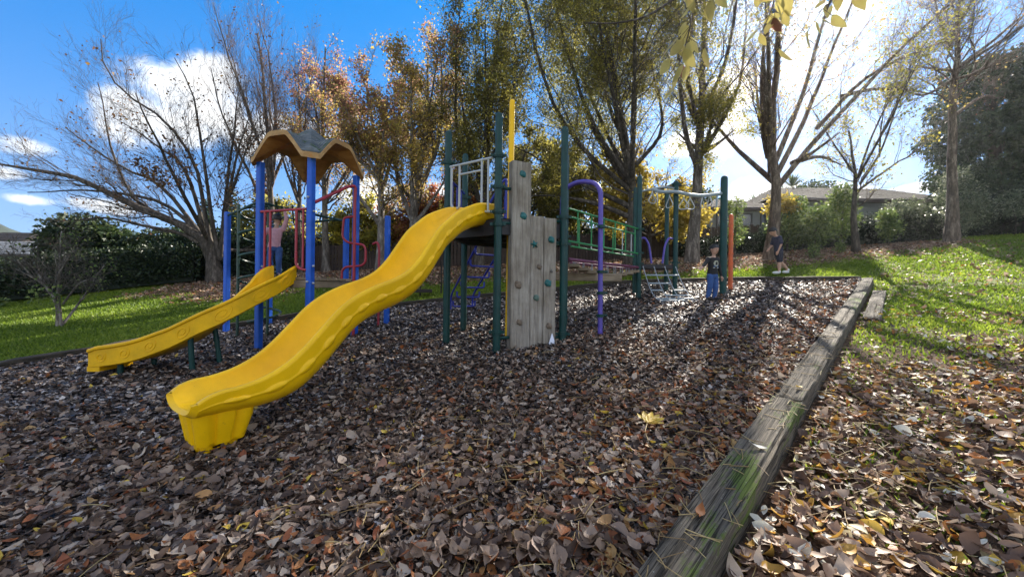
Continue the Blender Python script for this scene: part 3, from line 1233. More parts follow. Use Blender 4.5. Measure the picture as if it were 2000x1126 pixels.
# white scrap of paper leaning on the wall
c = W0 + wd * .595 + wn_ * .078
ps = MB()
pz = .655
tri = [(-.05, 0), (.055, .005), (.02, .14), (.012, .145)]
vs = []
for k, off in enumerate((0, .003)):
    for (u, z) in tri:
        p = c + wd * u + wn_ * (.02 * (1 - z / .145) + off) + Vector((0, 0, pz + z + .02))
        vs.append(p)
ps.add(vs, [(3, 2, 1, 0), (4, 5, 6, 7), (0, 1, 5, 4), (1, 2, 6, 5), (2, 3, 7, 6), (3, 0, 4, 7)])
o = ps.build('paper_scrap', M_PAPER, None, False, loc=tuple(c + Vector((0, 0, pz))))
tag(o, 'white triangular paper scrap leaning against the bottom of the climbing wall', 'paper scrap')

# ---- purple arch climber
arch = rail(FR, bend([(.80, 6.28, 2.33), (.80, 6.22, 3.03), (1.02, 5.95, 3.10), (1.29, 5.66, 2.98), (1.30, 5.62, .50)], .24, 8), .036, M_PURPLE, 'arch', 12, label='purple arch pole')
for z in (2.34, 1.68, 1.37, 1.04):
    c = MB()
    c.tube([(1.30, 5.62, z - .022), (1.30, 5.62, z + .022)], .05, 12)
    c.tube([(1.24, 5.60, z), (1.40, 5.66, z)], .016, 8)
    c.build('clamp', M_GREEN, arch)

# ---- bridge to the second deck
BR0, BR1 = Vector((.98, 6.72, 0)), Vector((2.93, 8.9, 0))
BV = Vector((.17, .82, 0))


def rails(o, nm, mats):
    root = bpy.data.objects.new(nm, None)
    COL.objects.link(root)
    root.parent = FR
    ORG[root.name] = org(FR)
    a, b = BR0 + o, BR1 + o
    top = MB()
    top.tube([a + Vector((0, 0, 2.83)), b + Vector((0, 0, 2.83))], .020, 8)
    top.build('top_rail', mats[0], root)
    low = MB()
    low.tube([a + Vector((0, 0, 2.26)), b + Vector((0, 0, 2.26))], .018, 8)
    low.build('lower_rail', mats[0], root)
    for k in range(6):
        t = .10 + k * .165
        p = a.lerp(b, t)
        ba = MB()
        ba.tube([p + Vector((0, 0, 2.26)), p + Vector((0, 0, 2.83))], .014, 8)
        ba.build('baluster', mats[1] if k % 3 else mats[0], root)
    return root


rails(Vector((0, 0, 0)), 'bridge_railing', (M_GRASSGREEN, M_GRASSGREEN))
rails(BV, 'bridge_railing', (M_GRASSGREEN, M_WHITE))
for o in (Vector((0, 0, 0)), BV):
    m = MB()
    m.tube([BR0 + o + Vector((0, 0, 1.94)), BR1 + o + Vector((0, 0, 1.94))], .032, 10)
    m.build('bridge_beam', M_MAROON, FR)
for k in range(9):                                 # timber treads hung on chains
    t = (k + .5) / 9
    p = BR0.lerp(BR1, t) + BV * .5
    sag = .20 * sin(pi * t)
    d = (BR1 - BR0).normalized()
    m = MB()
    ang = math.atan2(d.y, d.x)
    m.bevbox((p.x, p.y, 1.88 - sag * .8), (.70, .20, .06), .008, math.atan2(BV.y, BV.x))
    tr = m.build('tread', M_DECKWOOD, FR, False)
    for s in (.12, .88):
        c = MB()
        q = BR0.lerp(BR1, t) + BV * s
        z0, z1 = 1.92, 1.90 - sag * .8
        for j in range(4):
            zz = z0 + (z1 - z0) * j / 3
            M = Matrix.Rotation(pi / 2 * (j % 2), 3, 'Z')
            lp = [Vector((q.x, q.y, zz)) + M @ Vector((.012 * cos(a), 0, .024 * sin(a))) for a in np.linspace(0, 2 * pi, 8, endpoint=False)]
            c.tube(lp, .005, 5, closed=True)
        c.build('chain', M_CHAIN, tr)
m = MB()
m.bevbox((1.45, 7.55, 1.66), (1.55, .11, .15), .012, .28)
m.build('cross_beam', M_DECKWOOD, FR, False, label='grey timber cross beam under the bridge')

# ---- second deck with net and overhead rings
E1, E2, E3, E4 = (2.93, 8.90), (3.10, 9.72), (3.81, 8.98), (4.90, 8.92)
post(FR, *E1, 4.07, .058, clamps=(2.83, 2.28, 2.03))
post(FR, *E2, 4.02, .055, clamps=(2.83,))
post(FR, *E3, 3.98, .056, clamps=(3.9, 2.07))
post(FR, *E4, 4.10, .078)
post(FR, 3.95, 9.85, 3.98, .055)
m = MB()
dk = [(2.98, 8.90), (3.77, 8.97), (3.9, 9.78), (3.13, 9.68)]
vs = [(x, y, 1.93) for x, y in dk] + [(x, y, 2.02) for x, y in dk]
m.add(vs, [(3, 2, 1, 0), (4, 5, 6, 7), (0, 1, 5, 4), (1, 2, 6, 5), (2, 3, 7, 6), (3, 0, 4, 7)])
m.build('second_deck', M_DECK, FR, False)
for (x0, x1) in ((2.99, 3.22), (3.72, 3.47)):
    rail(FR, bend([(x0, 8.93, 2.62), (x0 + (x1 - x0) * .35, 8.92, 2.64), (x0 + (x1 - x0) * .75, 8.90, 2.48), (x1, 8.88, 2.04)], .09), .024, M_PURPLE, 'grab_handle')
# chain net hanging down to the bark
net = bpy.data.objects.new('chain_net', None)
COL.objects.link(net)
net.parent = FR
ORG['chain_net'] = org(FR)
tops = [(3.02 + .25 * k, 8.87, 1.97) for k in range(4)]
bots = [(3.20 + .25 * k, 8.15 - .05 * k, 0) for k in range(4)]
lines = []
for a, b2 in zip(tops, bots):
    A2, B2 = Vector(a), Vector((b2[0], b2[1], float(gz(b2[0], b2[1])) + .03))
    pts = []
    for j in range(15):
        t = j / 14
        p = A2.lerp(B2, t)
        p.z -= .22 * sin(pi * t)
        p.z = max(p.z, float(gz(p.x, p.y)) + .03)
        pts.append(p)
    lines.append(pts)
    c = MB()
    for j in range(14):
        for q in range(3):
            p0, p1 = pts[j].lerp(pts[j + 1], q / 3), pts[j].lerp(pts[j + 1], (q + 1.15) / 3)
            c.tube([p0, p1], .008 if q % 2 else .011, 5)
    c.build('chain', M_CHAIN, net)
for r in range(6):
    j = 2 + r * 2
    for k in range(3):
        if (r + k) % 4 == 3:
            continue
        c = MB()
        c.tube([lines[k][j], lines[k + 1][j]], .018, 8)
        c.build('rung', M_PIPE, net)
# overhead track with hanging rings
rail(FR, [(2.93, 8.9, 3.70), (3.2, 8.92, 3.76), (3.5, 8.95, 3.82), (3.81, 8.98, 3.80)], .022, M_PIPE, 'overhead_bar', 8, 14)
track = rail(FR, [(3.22, 8.93, 3.77), (3.42, 8.9, 3.70), (3.75, 8.86, 3.69), (4.15, 8.86, 3.62), (4.45, 8.88, 3.62), (4.9, 8.92, 3.69)], .040, M_PIPE, 'overhead_track', 10, 24, label='pale bent pipe carrying triangular hand rings')
for k, x in enumerate((3.22, 3.34, 3.62, 3.95, 4.10, 4.38, 4.55)):
    t = (x - 3.22) / 1.68
    zt = 3.76 - .13 * sin(pi * min(1, t * 1.1)) - .03
    a = .5 + k * .7
    ux, uy = cos(a), sin(a)
    y = 8.89
    m = MB()
    m.tube([(x, y, zt), (x, y, zt - .05)], .012, 6)
    tri = [(0, -.05), (.12, -.24), (.08, -.30), (-.08, -.30), (-.12, -.24)]
    pl = bend([(x + ux * u, y + uy * u, zt + z) for u, z in tri + [tri[0]]], .05, 3)
    m.tube(pl, .012, 7)
    m.build('hand_ring', M_WHITE, track)
m = MB()
m.tube([(4.72, 8.9, 3.66), (4.72, 8.9, 3.36)], .02, 8)
m.build('drop_bar', M_PIPE, track)
o = MB()
o.tube([(5.47, 9.62, 1.30), (5.47, 9.62, 3.30)], .05, 12, 'dome')
op = o.build('climbing_pole', M_ORANGE, FR, label='orange pole beside the thick green post')
for k in range(7):
    c = MB()
    c.tube([(5.47, 9.62, 1.62 + k * .24), (5.47, 9.62, 1.65 + k * .24)], .062, 12)
    c.build('collar', M_ORANGE, op)

# ------------------------------------------------------------------ BLUE ROOFED TOWER
TW = empty('roofed_tower', gp(-3.2, 5.95), 'blue play tower with wavy wooden roof, small yellow slide and red bars', 'play tower')
L_, F1, R_, B1 = (-3.74, 5.68), (-2.84, 5.40), (-2.56, 6.26), (-3.46, 6.54)
TD = 1.54
trot = math.atan2(F1[1] - L_[1], F1[0] - L_[0])


def sqpost(x, y, top, w=.088, name='post', bolts=()):
    m = MB()
    g = float(gz(x, y)) - .2
    m.bevbox((x, y, (g + top) / 2), (w, w, top - g), .012, trot)
    o = m.build(name, M_BLUE, TW, False)
    ux, uy = cos(trot), sin(trot)
    for (z, f) in bolts:
        if f == 0:
            bolt(o, (x + uy * w / 2, y - ux * w / 2, z), (uy, -ux, 0))
        else:
            bolt(o, (x + ux * w / 2, y + uy * w / 2, z), (ux, uy, 0))
    return o


sqpost(*L_, 3.24, bolts=((2.5, 1), (1.7, 1)))
sqpost(*F1, 3.24, bolts=((2.66, 0), (2.47, 1), (1.70, 1), (1.48, 0), (1.46, 1)))
sqpost(*R_, 3.22)
sqpost(*B1, 3.22)
P1, P2, P3, P4 = (-5.17, 6.96), (-3.10, 7.15), (-2.32, 7.12), (-4.81, 7.62)
for p, t in ((P1, 2.74), (P2, 2.70), (P3, 2.73), (P4, 2.70)):
    sqpost(*p, t, .085)

# deck boards
ux, uy = cos(trot), sin(trot)
for k in range(7):
    t = (k + .5) / 7
    p = lerp(F1, R_, t)
    q = lerp(L_, B1, t)
    c = (p + q) / 2
    m = MB()
    m.bevbox((c.x, c.y, TD - .02), (1.02, .125, .04), .006, trot)
    m.build('deck_board', M_DECKWOOD, TW, False)
for (p, q, off) in ((L_, F1, .0), (F1, R_, 0.0), (R_, B1, 0), (B1, L_, 0)):
    v = Vector((q[0] - p[0], q[1] - p[1], 0))
    c = (lerp(p, q, .5))
    m = MB()
    m.bevbox((c.x, c.y, TD - .095), (v.length - .1, .045, .10), .006, math.atan2(v.y, v.x))
    m.build('deck_beam', M_DECKWOOD, TW, False)

# roof: pyramid with a barrel arch on each side
RC = Vector((-3.15, 5.97, 3.20))
HS = .60
lines_ = sorted(set([round(s * v, 3) for s in (-1, 1) for v in (0, .1, .2, .27, .34, .42, .5, .58, .66, .72, .78, .86, .93, 1.0)]))


def arch_h(u):
    u = abs(u)
    return .34 * (1 - max(0, min(1, (u - .24) / .50)) ** 1.15)


def roof_h(x, y):
    pyr = .60 * (1 - max(abs(x), abs(y))) * 1.02
    ax_, ay_ = arch_h(y), arch_h(x)
    v = ax_ if abs(x) >= abs(y) else ay_
    return max(pyr, v)


def rp(x, y, dz):
    k = 1.0
    # clip the corners a little
    if abs(x) > .80 and abs(y) > .80:
        e = (abs(x) - .80) + (abs(y) - .80)
        k = 1 - .10 * max(0, e - .2) / .2
    X, Y = x * HS * k, y * HS * k
    return RC + Vector((X * ux - Y * uy, X * uy + Y * ux, roof_h(x, y) + dz))


TH = .055
top = MB()
top.grid([[rp(x, y, TH + .008) for x in lines_] for y in lines_])
und = MB()
und.grid([[rp(x, y, 0) for x in lines_] for y in lines_][::-1])
roof = und.build('roof', M_PLY, TW, True, 25)
# shingle boards: strips lying on each roof face, each a separate board
rim = MB()
edge = [(x, -1.0) for x in lines_] + [(1.0, y) for y in lines_[1:]] + [(x, 1.0) for x in lines_[::-1][1:]] + [(-1.0, y) for y in lines_[::-1][1:-1]]
rim.grid([[rp(x * 1.012, y * 1.012, -.012) for x, y in edge], [rp(x * 1.012, y * 1.012, TH + .004) for x, y in edge], [rp(x * .985, y * .985, TH + .004) for x, y in edge]], closed_u=True)
rim.build('fascia', M_FASCIA, roof, True, 30)
nb = 11
for side in range(4):
    a = side * pi / 2
    ca, sa = round(cos(a)), round(sin(a))
    for k in range(nb):
        r0, r1 = k / nb, (k + .94) / nb
        if k == 0:
            r0 = .004
        m = MB()
        cols = 15
        rowsb = []
        for rr in (r0, (r0 + r1) / 2, r1):
            line = []
            for j in range(cols):
                u = -1 + 2 * j / (cols - 1)
                x, y = u * rr * .985, -rr * .985
                X, Y = x * ca - y * sa, x * sa + y * ca
                line.append(rp(X, Y, TH + .010 + .006 * (rr - r0) / (r1 - r0)))
            rowsb.append(line)
        base = [[p - Vector((0, 0, .014)) for p in row] for row in rowsb]
        m.grid([base[0], rowsb[0], rowsb[1], rowsb[2], base[2]])
        m.build('shingle', M_SHINGLE, roof, True, 25)

# red bars across the slide opening
gate2 = MB()
gate2.tube([at2(L_, F1, .06, 2.50, .03), at2(L_, F1, .95, 2.50, .03)], .018, 10)
gate2.tube(bend([at2(L_, F1, .14, 2.50, .03), at2(L_, F1, .14, 1.66, .03), at2(L_, F1, .06, 1.64, .03)], .06), .016, 10)
gate2.tube([at2(L_, F1, .25, 2.50, .03), at2(L_, F1, .25, 1.70, .03)], .017, 10)
gate2.tube(bend([at2(L_, F1, .76, 2.50, .03), at2(L_, F1, .76, 1.68, .03), at2(L_, F1, .96, 1.64, .03)], .10), .018, 10)
gate2.tube([at2(L_, F1, .89, 2.50, .03), at2(L_, F1, .89, 1.68, .03)], .015, 10)
gate2.build('safety_gate', M_RED, TW)
# red guard rail and pole with square loops
rail(TW, bend([(-2.80, 5.42, 2.60), (-2.58, 6.0, 2.98), (-2.50, 6.09, 3.02), (-2.51, 6.09, 2.75), (-2.51, 6.09, .45)], .08), .024, M_RED, 'grab_pole', 10, label='red pole that bends over into a sloping handrail')


def zig(o, dx, name):
    z0 = [(-.01, 2.58), (-.18, 2.56), (-.20, 2.25), (-.12, 2.17), (.0, 2.15), (.16, 2.13), (.19, 2.05), (.19, 1.86), (.13, 1.80), (-.14, 1.78), (-.20, 1.72), (-.20, 1.45)]
    z0 = [(u, z - .05) for u, z in z0]
    pts = [(o[0] + dx[0] * u, o[1] + dx[1] * u, z) for u, z in z0]
    return rail(TW, bend(pts, .05, 3), .018, M_RED, name)


zig((-2.51, 6.09), (1, -.1), 'loop_bar')
rail(TW, bend([(-2.56, 7.04, 2.2), (-2.46, 7.0, 2.24), (-2.43, 7.0, 2.12), (-2.43, 7.0, .55)], .06), .022, M_RED, 'climbing_pole')
rail(TW, [(-2.43, 7.0, .98), (-2.66, 6.7, .96)], .016, M_RED, 'step_bar')

# overhead bars
ob = MB()
ob.tube([(P1[0], P1[1], 2.68), (L_[0] - .1, L_[1] + .15, 2.70)], .019, 8)
ob.tube(catmull([(L_[0], L_[1], 2.74), (-3.98, 6.15, 2.74), (-3.7, 6.5, 2.70), (-3.4, 6.85, 2.66), (P2[0], P2[1], 2.64)], 24), .019, 8)
ob.tube(catmull([(P4[0], P4[1], 2.64), (-4.3, 7.2, 2.70), (-3.8, 7.1, 2.60), (-3.4, 7.2, 2.66), (P2[0], P2[1], 2.64)], 24), .019, 8)
ob.tube([(P1[0], P1[1], 2.68), (P4[0], P4[1], 2.66)], .019, 8)
ob.tube([(P2[0], P2[1], 2.62), (B1[0], B1[1], 2.66)], .016, 8)
for k in range(5):
    t = .15 + k * .17
    a = Vector((L_[0], L_[1], 2.72)).lerp(Vector((P2[0], P2[1], 2.66)), t)
    b2 = Vector((P4[0], P4[1], 2.64)).lerp(Vector((P2[0], P2[1], 2.64)), t)
    ob.tube([a, b2], .014, 7)
ob.build('overhead_ladder', M_GREENBAR, TW)
# spiral climber
SC = (-4.33, 6.6)
gs = float(gz(*SC))
sp_ = MB()
pts = []
for k in range(150):
    t = k / 149
    a = -pi / 2 + 2 * pi * 5.2 * t
    pts.append((SC[0] + .31 * cos(a), SC[1] + .31 * sin(a), gs + .25 + 1.95 * t))
pts += [(SC[0] + .15, SC[1] - .35, gs + 2.24), (L_[0] - .08, L_[1] + .1, gs + 2.28)]
sp_.tube(pts, .020, 8)
sp_.build('spiral_climber', M_GREENBAR, TW)
for sx in (-.24, .26):
    m = MB()
    m.tube([(SC[0] + sx, SC[1] - .2, gs - .15), (SC[0] + sx, SC[1] - .2, gs + 2.2)], .022, 8)
    m.build('climber_pole', M_GREENBAR, TW)

# ---- small yellow slide
plan = catmull([(-3.30, 5.56), (-3.42, 5.18), (-3.72, 4.92), (-4.15, 4.82), (-4.58, 4.79), (-5.02, 4.77)], 90)
hz = np.interp(np.linspace(0, 1, 90), [0, .08, .20, .36, .55, .74, .90, 1.0], [1.73, 1.64, 1.46, 1.19, .93, .755, .685, .665])
hz = np.convolve(np.pad(hz, 6, 'edge'), np.ones(13) / 13, 'valid')
rows, rl = [], []
sec2 = [(-.205, 0), (-.19, -.02), (-.19, -.16), (-.17, -.2), (0, -.205), (.17, -.2), (.19, -.16), (.19, -.02), (.205, 0), (.225, .006), (.242, -.006), (.242, -.03), (.222, -.045), (.222, -.24), (.20, -.255), (-.20, -.255), (-.222, -.24), (-.222, -.045), (-.242, -.03), (-.242, -.006), (-.225, .006)]
for i in range(90):
    a = plan[max(0, i - 1)]
    b2 = plan[min(89, i + 1)]
    d = (b2 - a) / np.linalg.norm(b2 - a)
    q = np.array([-d[1], d[0]]) * -1
    e = float(sstep(.93, 1.0, i / 89))
    row = []
    for (la, up) in sec2:
        uu = up
        if e > 0 and up > -.1:
            uu = up - .03 * e * e
        row.append((plan[i][0] + q[0] * la, plan[i][1] + q[1] * la, hz[i] + uu))
    rows.append(row)
    rl.append((plan[i], d, q))
m = MB()
m.grid(rows, closed_u=True)
n2_ = len(sec2)
b0 = 89 * n2_
m.f.append(tuple(b0 + k for k in range(n2_)))
m.m.append(0)
m.f.append(tuple(range(n2_ - 1, -1, -1)))
m.m.append(0)
# drop-down front
p, d, q = rl[-1]
pe = Vector((p[0], p[1], 0))
dv, qv = Vector((d[0], d[1], 0)), Vector((q[0], q[1], 0))
fr = []
for (t, zt, zb) in ((-.10, -.20, -.258), (-.085, -.2, -.29), (0.0, -.2, -.29), (.035, -.06, -.285), (.04, -.10, -.25)):
    fr.append((t, zt, zb))
m.box(pe - dv * .05 + Vector((0, 0, hz[-1] - .265)), (.14, .43, .06), math.atan2(d[1], d[0]))
sl2 = m.build('slide', M_YEL2, TW, True, 45, label='small curved yellow slide with swirls on its side')
for i0, sc in ((8, .10), (19, .095), (32, .088), (46, .082), (60, .075), (72, .068), (83, .065)):
    pts = []
    for k in range(64):
        t = k / 63
        a = 2.4 + t * 2 * pi * 1.55
        rr = sc * (1 - .80 * t)
        ia = min(88.0, max(0.0, i0 + rr * cos(a) / .026))
        j = int(ia)
        f = ia - j
        p = rl[j][0] * (1 - f) + rl[min(89, j + 1)][0] * f
        q = rl[j][2] * (1 - f) + rl[min(89, j + 1)][2] * f
        h_ = hz[j] * (1 - f) + hz[min(89, j + 1)] * f
        pts.append((p[0] - q[0] * .222, p[1] - q[1] * .222, h_ - .135 + rr * sin(a)))
    rel = MB()
    rel.tube(pts, .006, 6)
    rel.build('swirl', M_YEL2, sl2)
legs = [((-3.93, 4.70, .80), (-3.88, 4.70, .1)), ((-3.86, 5.00, .85), (-3.76, 5.02, .1)), ((-4.74, 4.66, .44), (-4.74, 4.66, .1)), ((-4.60, 4.95, .46), (-4.60, 4.95, .1))]
for a, b2 in legs:
    m = MB()
    m.tube([a, b2], .030, 10)
    m.build('slide_leg', M_GREEN, TW)
# ------------------------------------------------------------------ trees
def tubes_np(P, R, sides):
    """P (N,n,3), R (N,n) -> verts, quads"""
    Nn, n, _ = P.shape
    T = np.gradient(P, axis=1)
    T /= np.linalg.norm(T, axis=2, keepdims=True) + 1e-9
    md = P[:, -1] - P[:, 0]
    md /= np.linalg.norm(md, axis=1, keepdims=True) + 1e-9
    ref = np.where(np.abs(md[:, 2:3]) < .8, np.array([[0, 0, 1.]]), np.array([[1., 0, 0]]))
    ref = np.repeat(ref[:, None, :], n, 1)
    U = np.cross(T, ref)
    U /= np.linalg.norm(U, axis=2, keepdims=True) + 1e-9
    W = np.cross(U, T)
    a = np.arange(sides) * 2 * pi / sides
    V = P[:, :, None, :] + (U[:, :, None, :] * np.cos(a)[None, None, :, None] + W[:, :, None, :] * np.sin(a)[None, None, :, None]) * R[:, :, None, None]
    idx = np.arange(Nn * n * sides).reshape(Nn, n, sides)
    nx = np.roll(idx, -1, 2)
    F = np.stack([idx[:, :-1], nx[:, :-1], nx[:, 1:], idx[:, 1:]], -1).reshape(-1, 4)
    return V.reshape(-1, 3), F


def cat_np(parts):
    vs, fs, o = [], [], 0
    for V, F in parts:
        vs.append(V)
        fs.append(F + o)
        o += len(V)
    return np.vstack(vs), np.vstack(fs)


def rand_dirs(r, n):
    v = r.normal(size=(n, 3))
    return v / (np.linalg.norm(v, axis=1, keepdims=True) + 1e-9)


def spawn(r, P, R, k, t0, t1, ang, lratio, npts, up=0.15, wob=.12, taper=.6, rratio=.5, rmin=.004, lmin=.15, along_=None):
    """children of every branch in P; returns (P2,R2)"""
    Nn, n, _ = P.shape
    L = np.linalg.norm(np.diff(P, axis=1), axis=2).sum(1)
    # longer branches carry more children
    cnt = np.maximum(1, np.floor(k * (.25 + .75 * L / L.mean()) + r.random(Nn)).astype(int))
    par = np.repeat(np.arange(Nn), cnt)
    M = len(par)
    ordn = np.arange(M) - np.repeat(np.cumsum(cnt) - cnt, cnt)
    t = t0 + (t1 - t0) * (ordn + r.random(M)) / cnt[par]
    x = t * (n - 1)
    i0 = np.clip(x.astype(int), 0, n - 2)
    f = (x - i0)[:, None]
    st = P[par, i0] * (1 - f) + P[par, i0 + 1] * f
    tg = P[par, i0 + 1] - P[par, i0]
    tg /= np.linalg.norm(tg, axis=1, keepdims=True) + 1e-9
    rad = R[par, i0] * (1 - f[:, 0]) + R[par, i0 + 1] * f[:, 0]
    rd = rand_dirs(r, M)
    pp = rd - tg * (rd * tg).sum(1, keepdims=True)
    pp /= np.linalg.norm(pp, axis=1, keepdims=True) + 1e-9
    th = np.radians(ang[0] + (ang[1] - ang[0]) * r.random(M))[:, None]
    d = tg * np.cos(th) + pp * np.sin(th)
    d[:, 2] += up
    d /= np.linalg.norm(d, axis=1, keepdims=True) + 1e-9
    ln = (.35 * L.mean() + .65 * L[par]) * lratio * (1.15 - taper * t) * (.65 + .7 * r.random(M))
    ln = np.maximum(ln, lmin)
    s = np.linspace(0, 1, npts)
    off = r.normal(size=(M, npts, 3)) * wob
    off[:, 0] = 0
    off = np.cumsum(off, 1) / sqrt(npts)
    curve = np.zeros((M, npts, 3))
    curve[:, :, 2] = (up * .9) * s[None] ** 2
    Q = st[:, None] + (d[:, None] * s[None, :, None] + off + curve) * ln[:, None, None]
    r0 = np.minimum(np.maximum(rad * rratio, rmin), rad * .9 + .001)
    RR = r0[:, None] * (1 - .72 * s[None])
    return Q, RR


def leaves_np(r, C, size, D=None, up=.3, aspect=.6, fold=.25, droop=.0):
    """folded kite leaves at C (n,3) -> verts, quads"""
    n = len(C)
    d = rand_dirs(r, n)
    if D is not None:
        d = d * .8 + D * .6
    d[:, 2] -= droop
    d /= np.linalg.norm(d, axis=1, keepdims=True) + 1e-9
    nn = rand_dirs(r, n)
    nn[:, 2] += up
    s = np.cross(d, nn)
    s /= np.linalg.norm(s, axis=1, keepdims=True) + 1e-9
    nn = np.cross(s, d)
    sz = (size * (.55 + .9 * r.random(n)))[:, None]
    b = C
    mid = C + d * sz * .45
    l = mid + s * sz * aspect * .5 + nn * sz * fold * .5
    rr = mid - s * sz * aspect * .5 + nn * sz * fold * .5
    t = C + d * sz - nn * sz * .12
    V = np.stack([b, rr, t, l], 1).reshape(-1, 3)
    F = np.arange(4 * n).reshape(n, 4)
    return V, F


def to3d(r, g, spread=.35):
    """guide (dx,dz) list -> 3-D polyline, with depth wander"""
    g = np.array(g, float)
    L = np.hypot(*(g[-1] - g[0]))
    dy = (r.random() * 2 - 1) * spread * L
    t = np.linspace(0, 1, len(g))
    y = dy * t ** 1.3
    return np.stack([g[:, 0], y, g[:, 1]], 1)


def tree(base, guides, label, cat='tree', name='tree', r0=.3, seed=1, bark=None, twig=None, leaf=None, nleaf=0, lsize=.09, extra=0, kids=(9, 7, 5), ang=(25, 55),
         lens=(.42, .5, .5), up=.18, leafw=None, group=None, spread=.35, first_t=.25, limb_r=.42, droop=.2, jitter=.12, tone=None, leaf_lv=(2, 3), limb_cap=.6, clump=1.0, depthlimbs=3, flare=1.45, wob=.10, leaf_up=.3, twr=1.0):
    r = np.random.default_rng(seed)
    bz = float(gz(*base)) - .06
    root = empty(name, (base[0], base[1], bz), label, cat, group)
    limbs = []
    for i, g in enumerate(guides):
        p = to3d(r, g, spread if i else .04)
        limbs.append(p)
    main = limbs[0]
    # extra limbs towards and away from the viewer
    for k in range(depthlimbs):
        src = limbs[1 + r.integers(0, max(1, len(limbs) - 1))] if len(limbs) > 1 else main
        a = src[0]
        vec = src[-1] - a
        L = np.linalg.norm(vec)
        th = (r.random() - .5) * 2.2 + (pi / 2 if k % 2 else -pi / 2)
        hx = abs(vec[0]) * .4 + L * .22
        e = a + np.array([cos(th) * hx, sin(th) * (hx + .2 * L), vec[2] * (.7 + .4 * r.random())])
        mid = a + (e - a) * .45 + np.array([0, 0, -.03 * L])
        limbs.append(np.array([a, mid, e]))
    sm_, lr = [], []
    n1 = 12
    for i, p in enumerate(limbs):
        c = catmull(p, n1)
        L = np.linalg.norm(np.diff(c, axis=0), axis=1).sum()
        w = np.cumsum(r.normal(size=(n1, 3)) * .02 * L / sqrt(n1), 0)
        w *= np.linspace(0, 1, n1)[:, None]
        c = c + w
        s = np.linspace(0, 1, n1)
        if i == 0:
            rr = r0 * (1 - .85 * s) ** .9
            rr[0] *= flare
            rr[1] *= 1 + (flare - 1) * .25
            c[0, 2] -= .25
        else:
            # radius from the trunk where it starts
            hz = c[0, 2]
            j = np.argmin(np.linalg.norm(sm_[0] - c[0], axis=1))
            rb = min(r0 * limb_cap, max(lr[0][j] * .62, r0 * limb_r * .5))
            rr = rb * (1 - .9 * s) + .005
        sm_.append(c)
        lr.append(rr)
    P1_, R1_ = np.array(sm_), np.array(lr)
    V1, F1_ = tubes_np(P1_, R1_, 9)
    k1, k2, k3 = kids
    P2_, R2_ = spawn(r, P1_, R1_, k1, first_t, .98, ang, lens[0], 7, up, wob, .6, .36, .005)
    P3_, R3_ = spawn(r, P2_, R2_, k2, .2, .98, ang, lens[1], 5, up * .8, wob * 1.2, .5, .5, .0045, .2)
    V2, F2 = tubes_np(P2_, R2_ * twr, 5)
    V3, F3 = tubes_np(P3_, np.maximum(R3_ * twr, .0028), 3)
    parts = [(V2, F2), (V3, F3)]
    P4_ = P3_
    if k3:
        P4_, R4_ = spawn(r, P3_, R3_, k3, .25, 1.0, (ang[0], ang[1] + 8), lens[2], 3, up * .6, wob * 1.2, .4, .6, .0035, .12)
        parts.append(tubes_np(P4_, np.maximum(R4_ * twr, .0022), 3))
    link('trunk', np_mesh('trunk', V1, F1_, bark or M_BARK_G, True), root)
    Vb_, Fb_ = cat_np(parts)
    link('branches', np_mesh('branches', Vb_, Fb_, twig or M_TWIG, True), root)
    if nleaf:
        src = {2: P3_, 3: P4_}[leaf_lv[-1]]
        Pall = src.reshape(-1, src.shape[1], 3)
        w = np.ones(len(Pall))
        ctr = Pall.mean(1)
        if leafw is not None:
            w = np.clip(leafw(ctr[:, 0], ctr[:, 1], ctr[:, 2]), 0, None)
        # clumpy: some twigs hold many leaves and some none
        nz = vnoise(ctr[:, 0] * 1.25 + seed * 3.1, ctr[:, 2] * 1.25 + ctr[:, 1] * .9) * .65 + vnoise(ctr[:, 0] * 2.9 + seed, ctr[:, 2] * 2.9 + ctr[:, 1] * 2.1) * .35
        w = w * (r.random(len(w)) ** 1.6) * (.03 + sstep(.40, .62, nz) * clump)
        w = w / w.sum()
        pick = r.choice(len(Pall), nleaf, p=w)
        tt = r.random(nleaf) * (src.shape[1] - 1)
        i0 = np.clip(tt.astype(int), 0, src.shape[1] - 2)
        f = (tt - i0)[:, None]
        C = Pall[pick, i0] * (1 - f) + Pall[pick, i0 + 1] * f + r.normal(size=(nleaf, 3)) * jitter
        V, F = leaves_np(r, C, lsize, None, leaf_up, .7, .3, droop)
        tn = np.clip(r.random(nleaf) * .7 + .3 * vnoise(C[:, 0] * 1.1 + seed, C[:, 2] * 1.1 + C[:, 1]) + (tone(C[:, 0], C[:, 1], C[:, 2]) if tone else 0), 0, 1)
        link('crown', np_mesh('crown', V, F, leaf, False, tone=tn), root)
    return root


L_RUST = leafmat('rust_leaves', [(0, (.05, .028, .02)), (.35, (.12, .065, .035)), (.7, (.22, .10, .03)), (1, (.30, .19, .04))], .45)
L_AUT = leafmat('autumn_leaves', [(0, (.34, .14, .12)), (.3, (.40, .23, .14)), (.55, (.33, .27, .09)), (.8, (.50, .37, .09)), (1, (.60, .45, .09))], .64)
L_OLIVE = leafmat('olive_leaves', [(0, (.11, .085, .04)), (.35, (.20, .185, .055)), (.7, (.34, .31, .065)), (1, (.58, .47, .08))], .66)
L_YELG = leafmat('yellow_green_leaves', [(0, (.15, .15, .04)), (.5, (.32, .29, .05)), (1, (.56, .46, .06))], .66)
L_YELL = leafmat('yellow_maple_leaves', [(0, (.22, .16, .03)), (.5, (.40, .30, .05)), (1, (.58, .46, .07))], .58)
L_PINK = leafmat('pink_autumn_leaves', [(0, (.22, .05, .05)), (.4, (.38, .14, .09)), (.7, (.45, .25, .08)), (1, (.28, .26, .05))], .55)
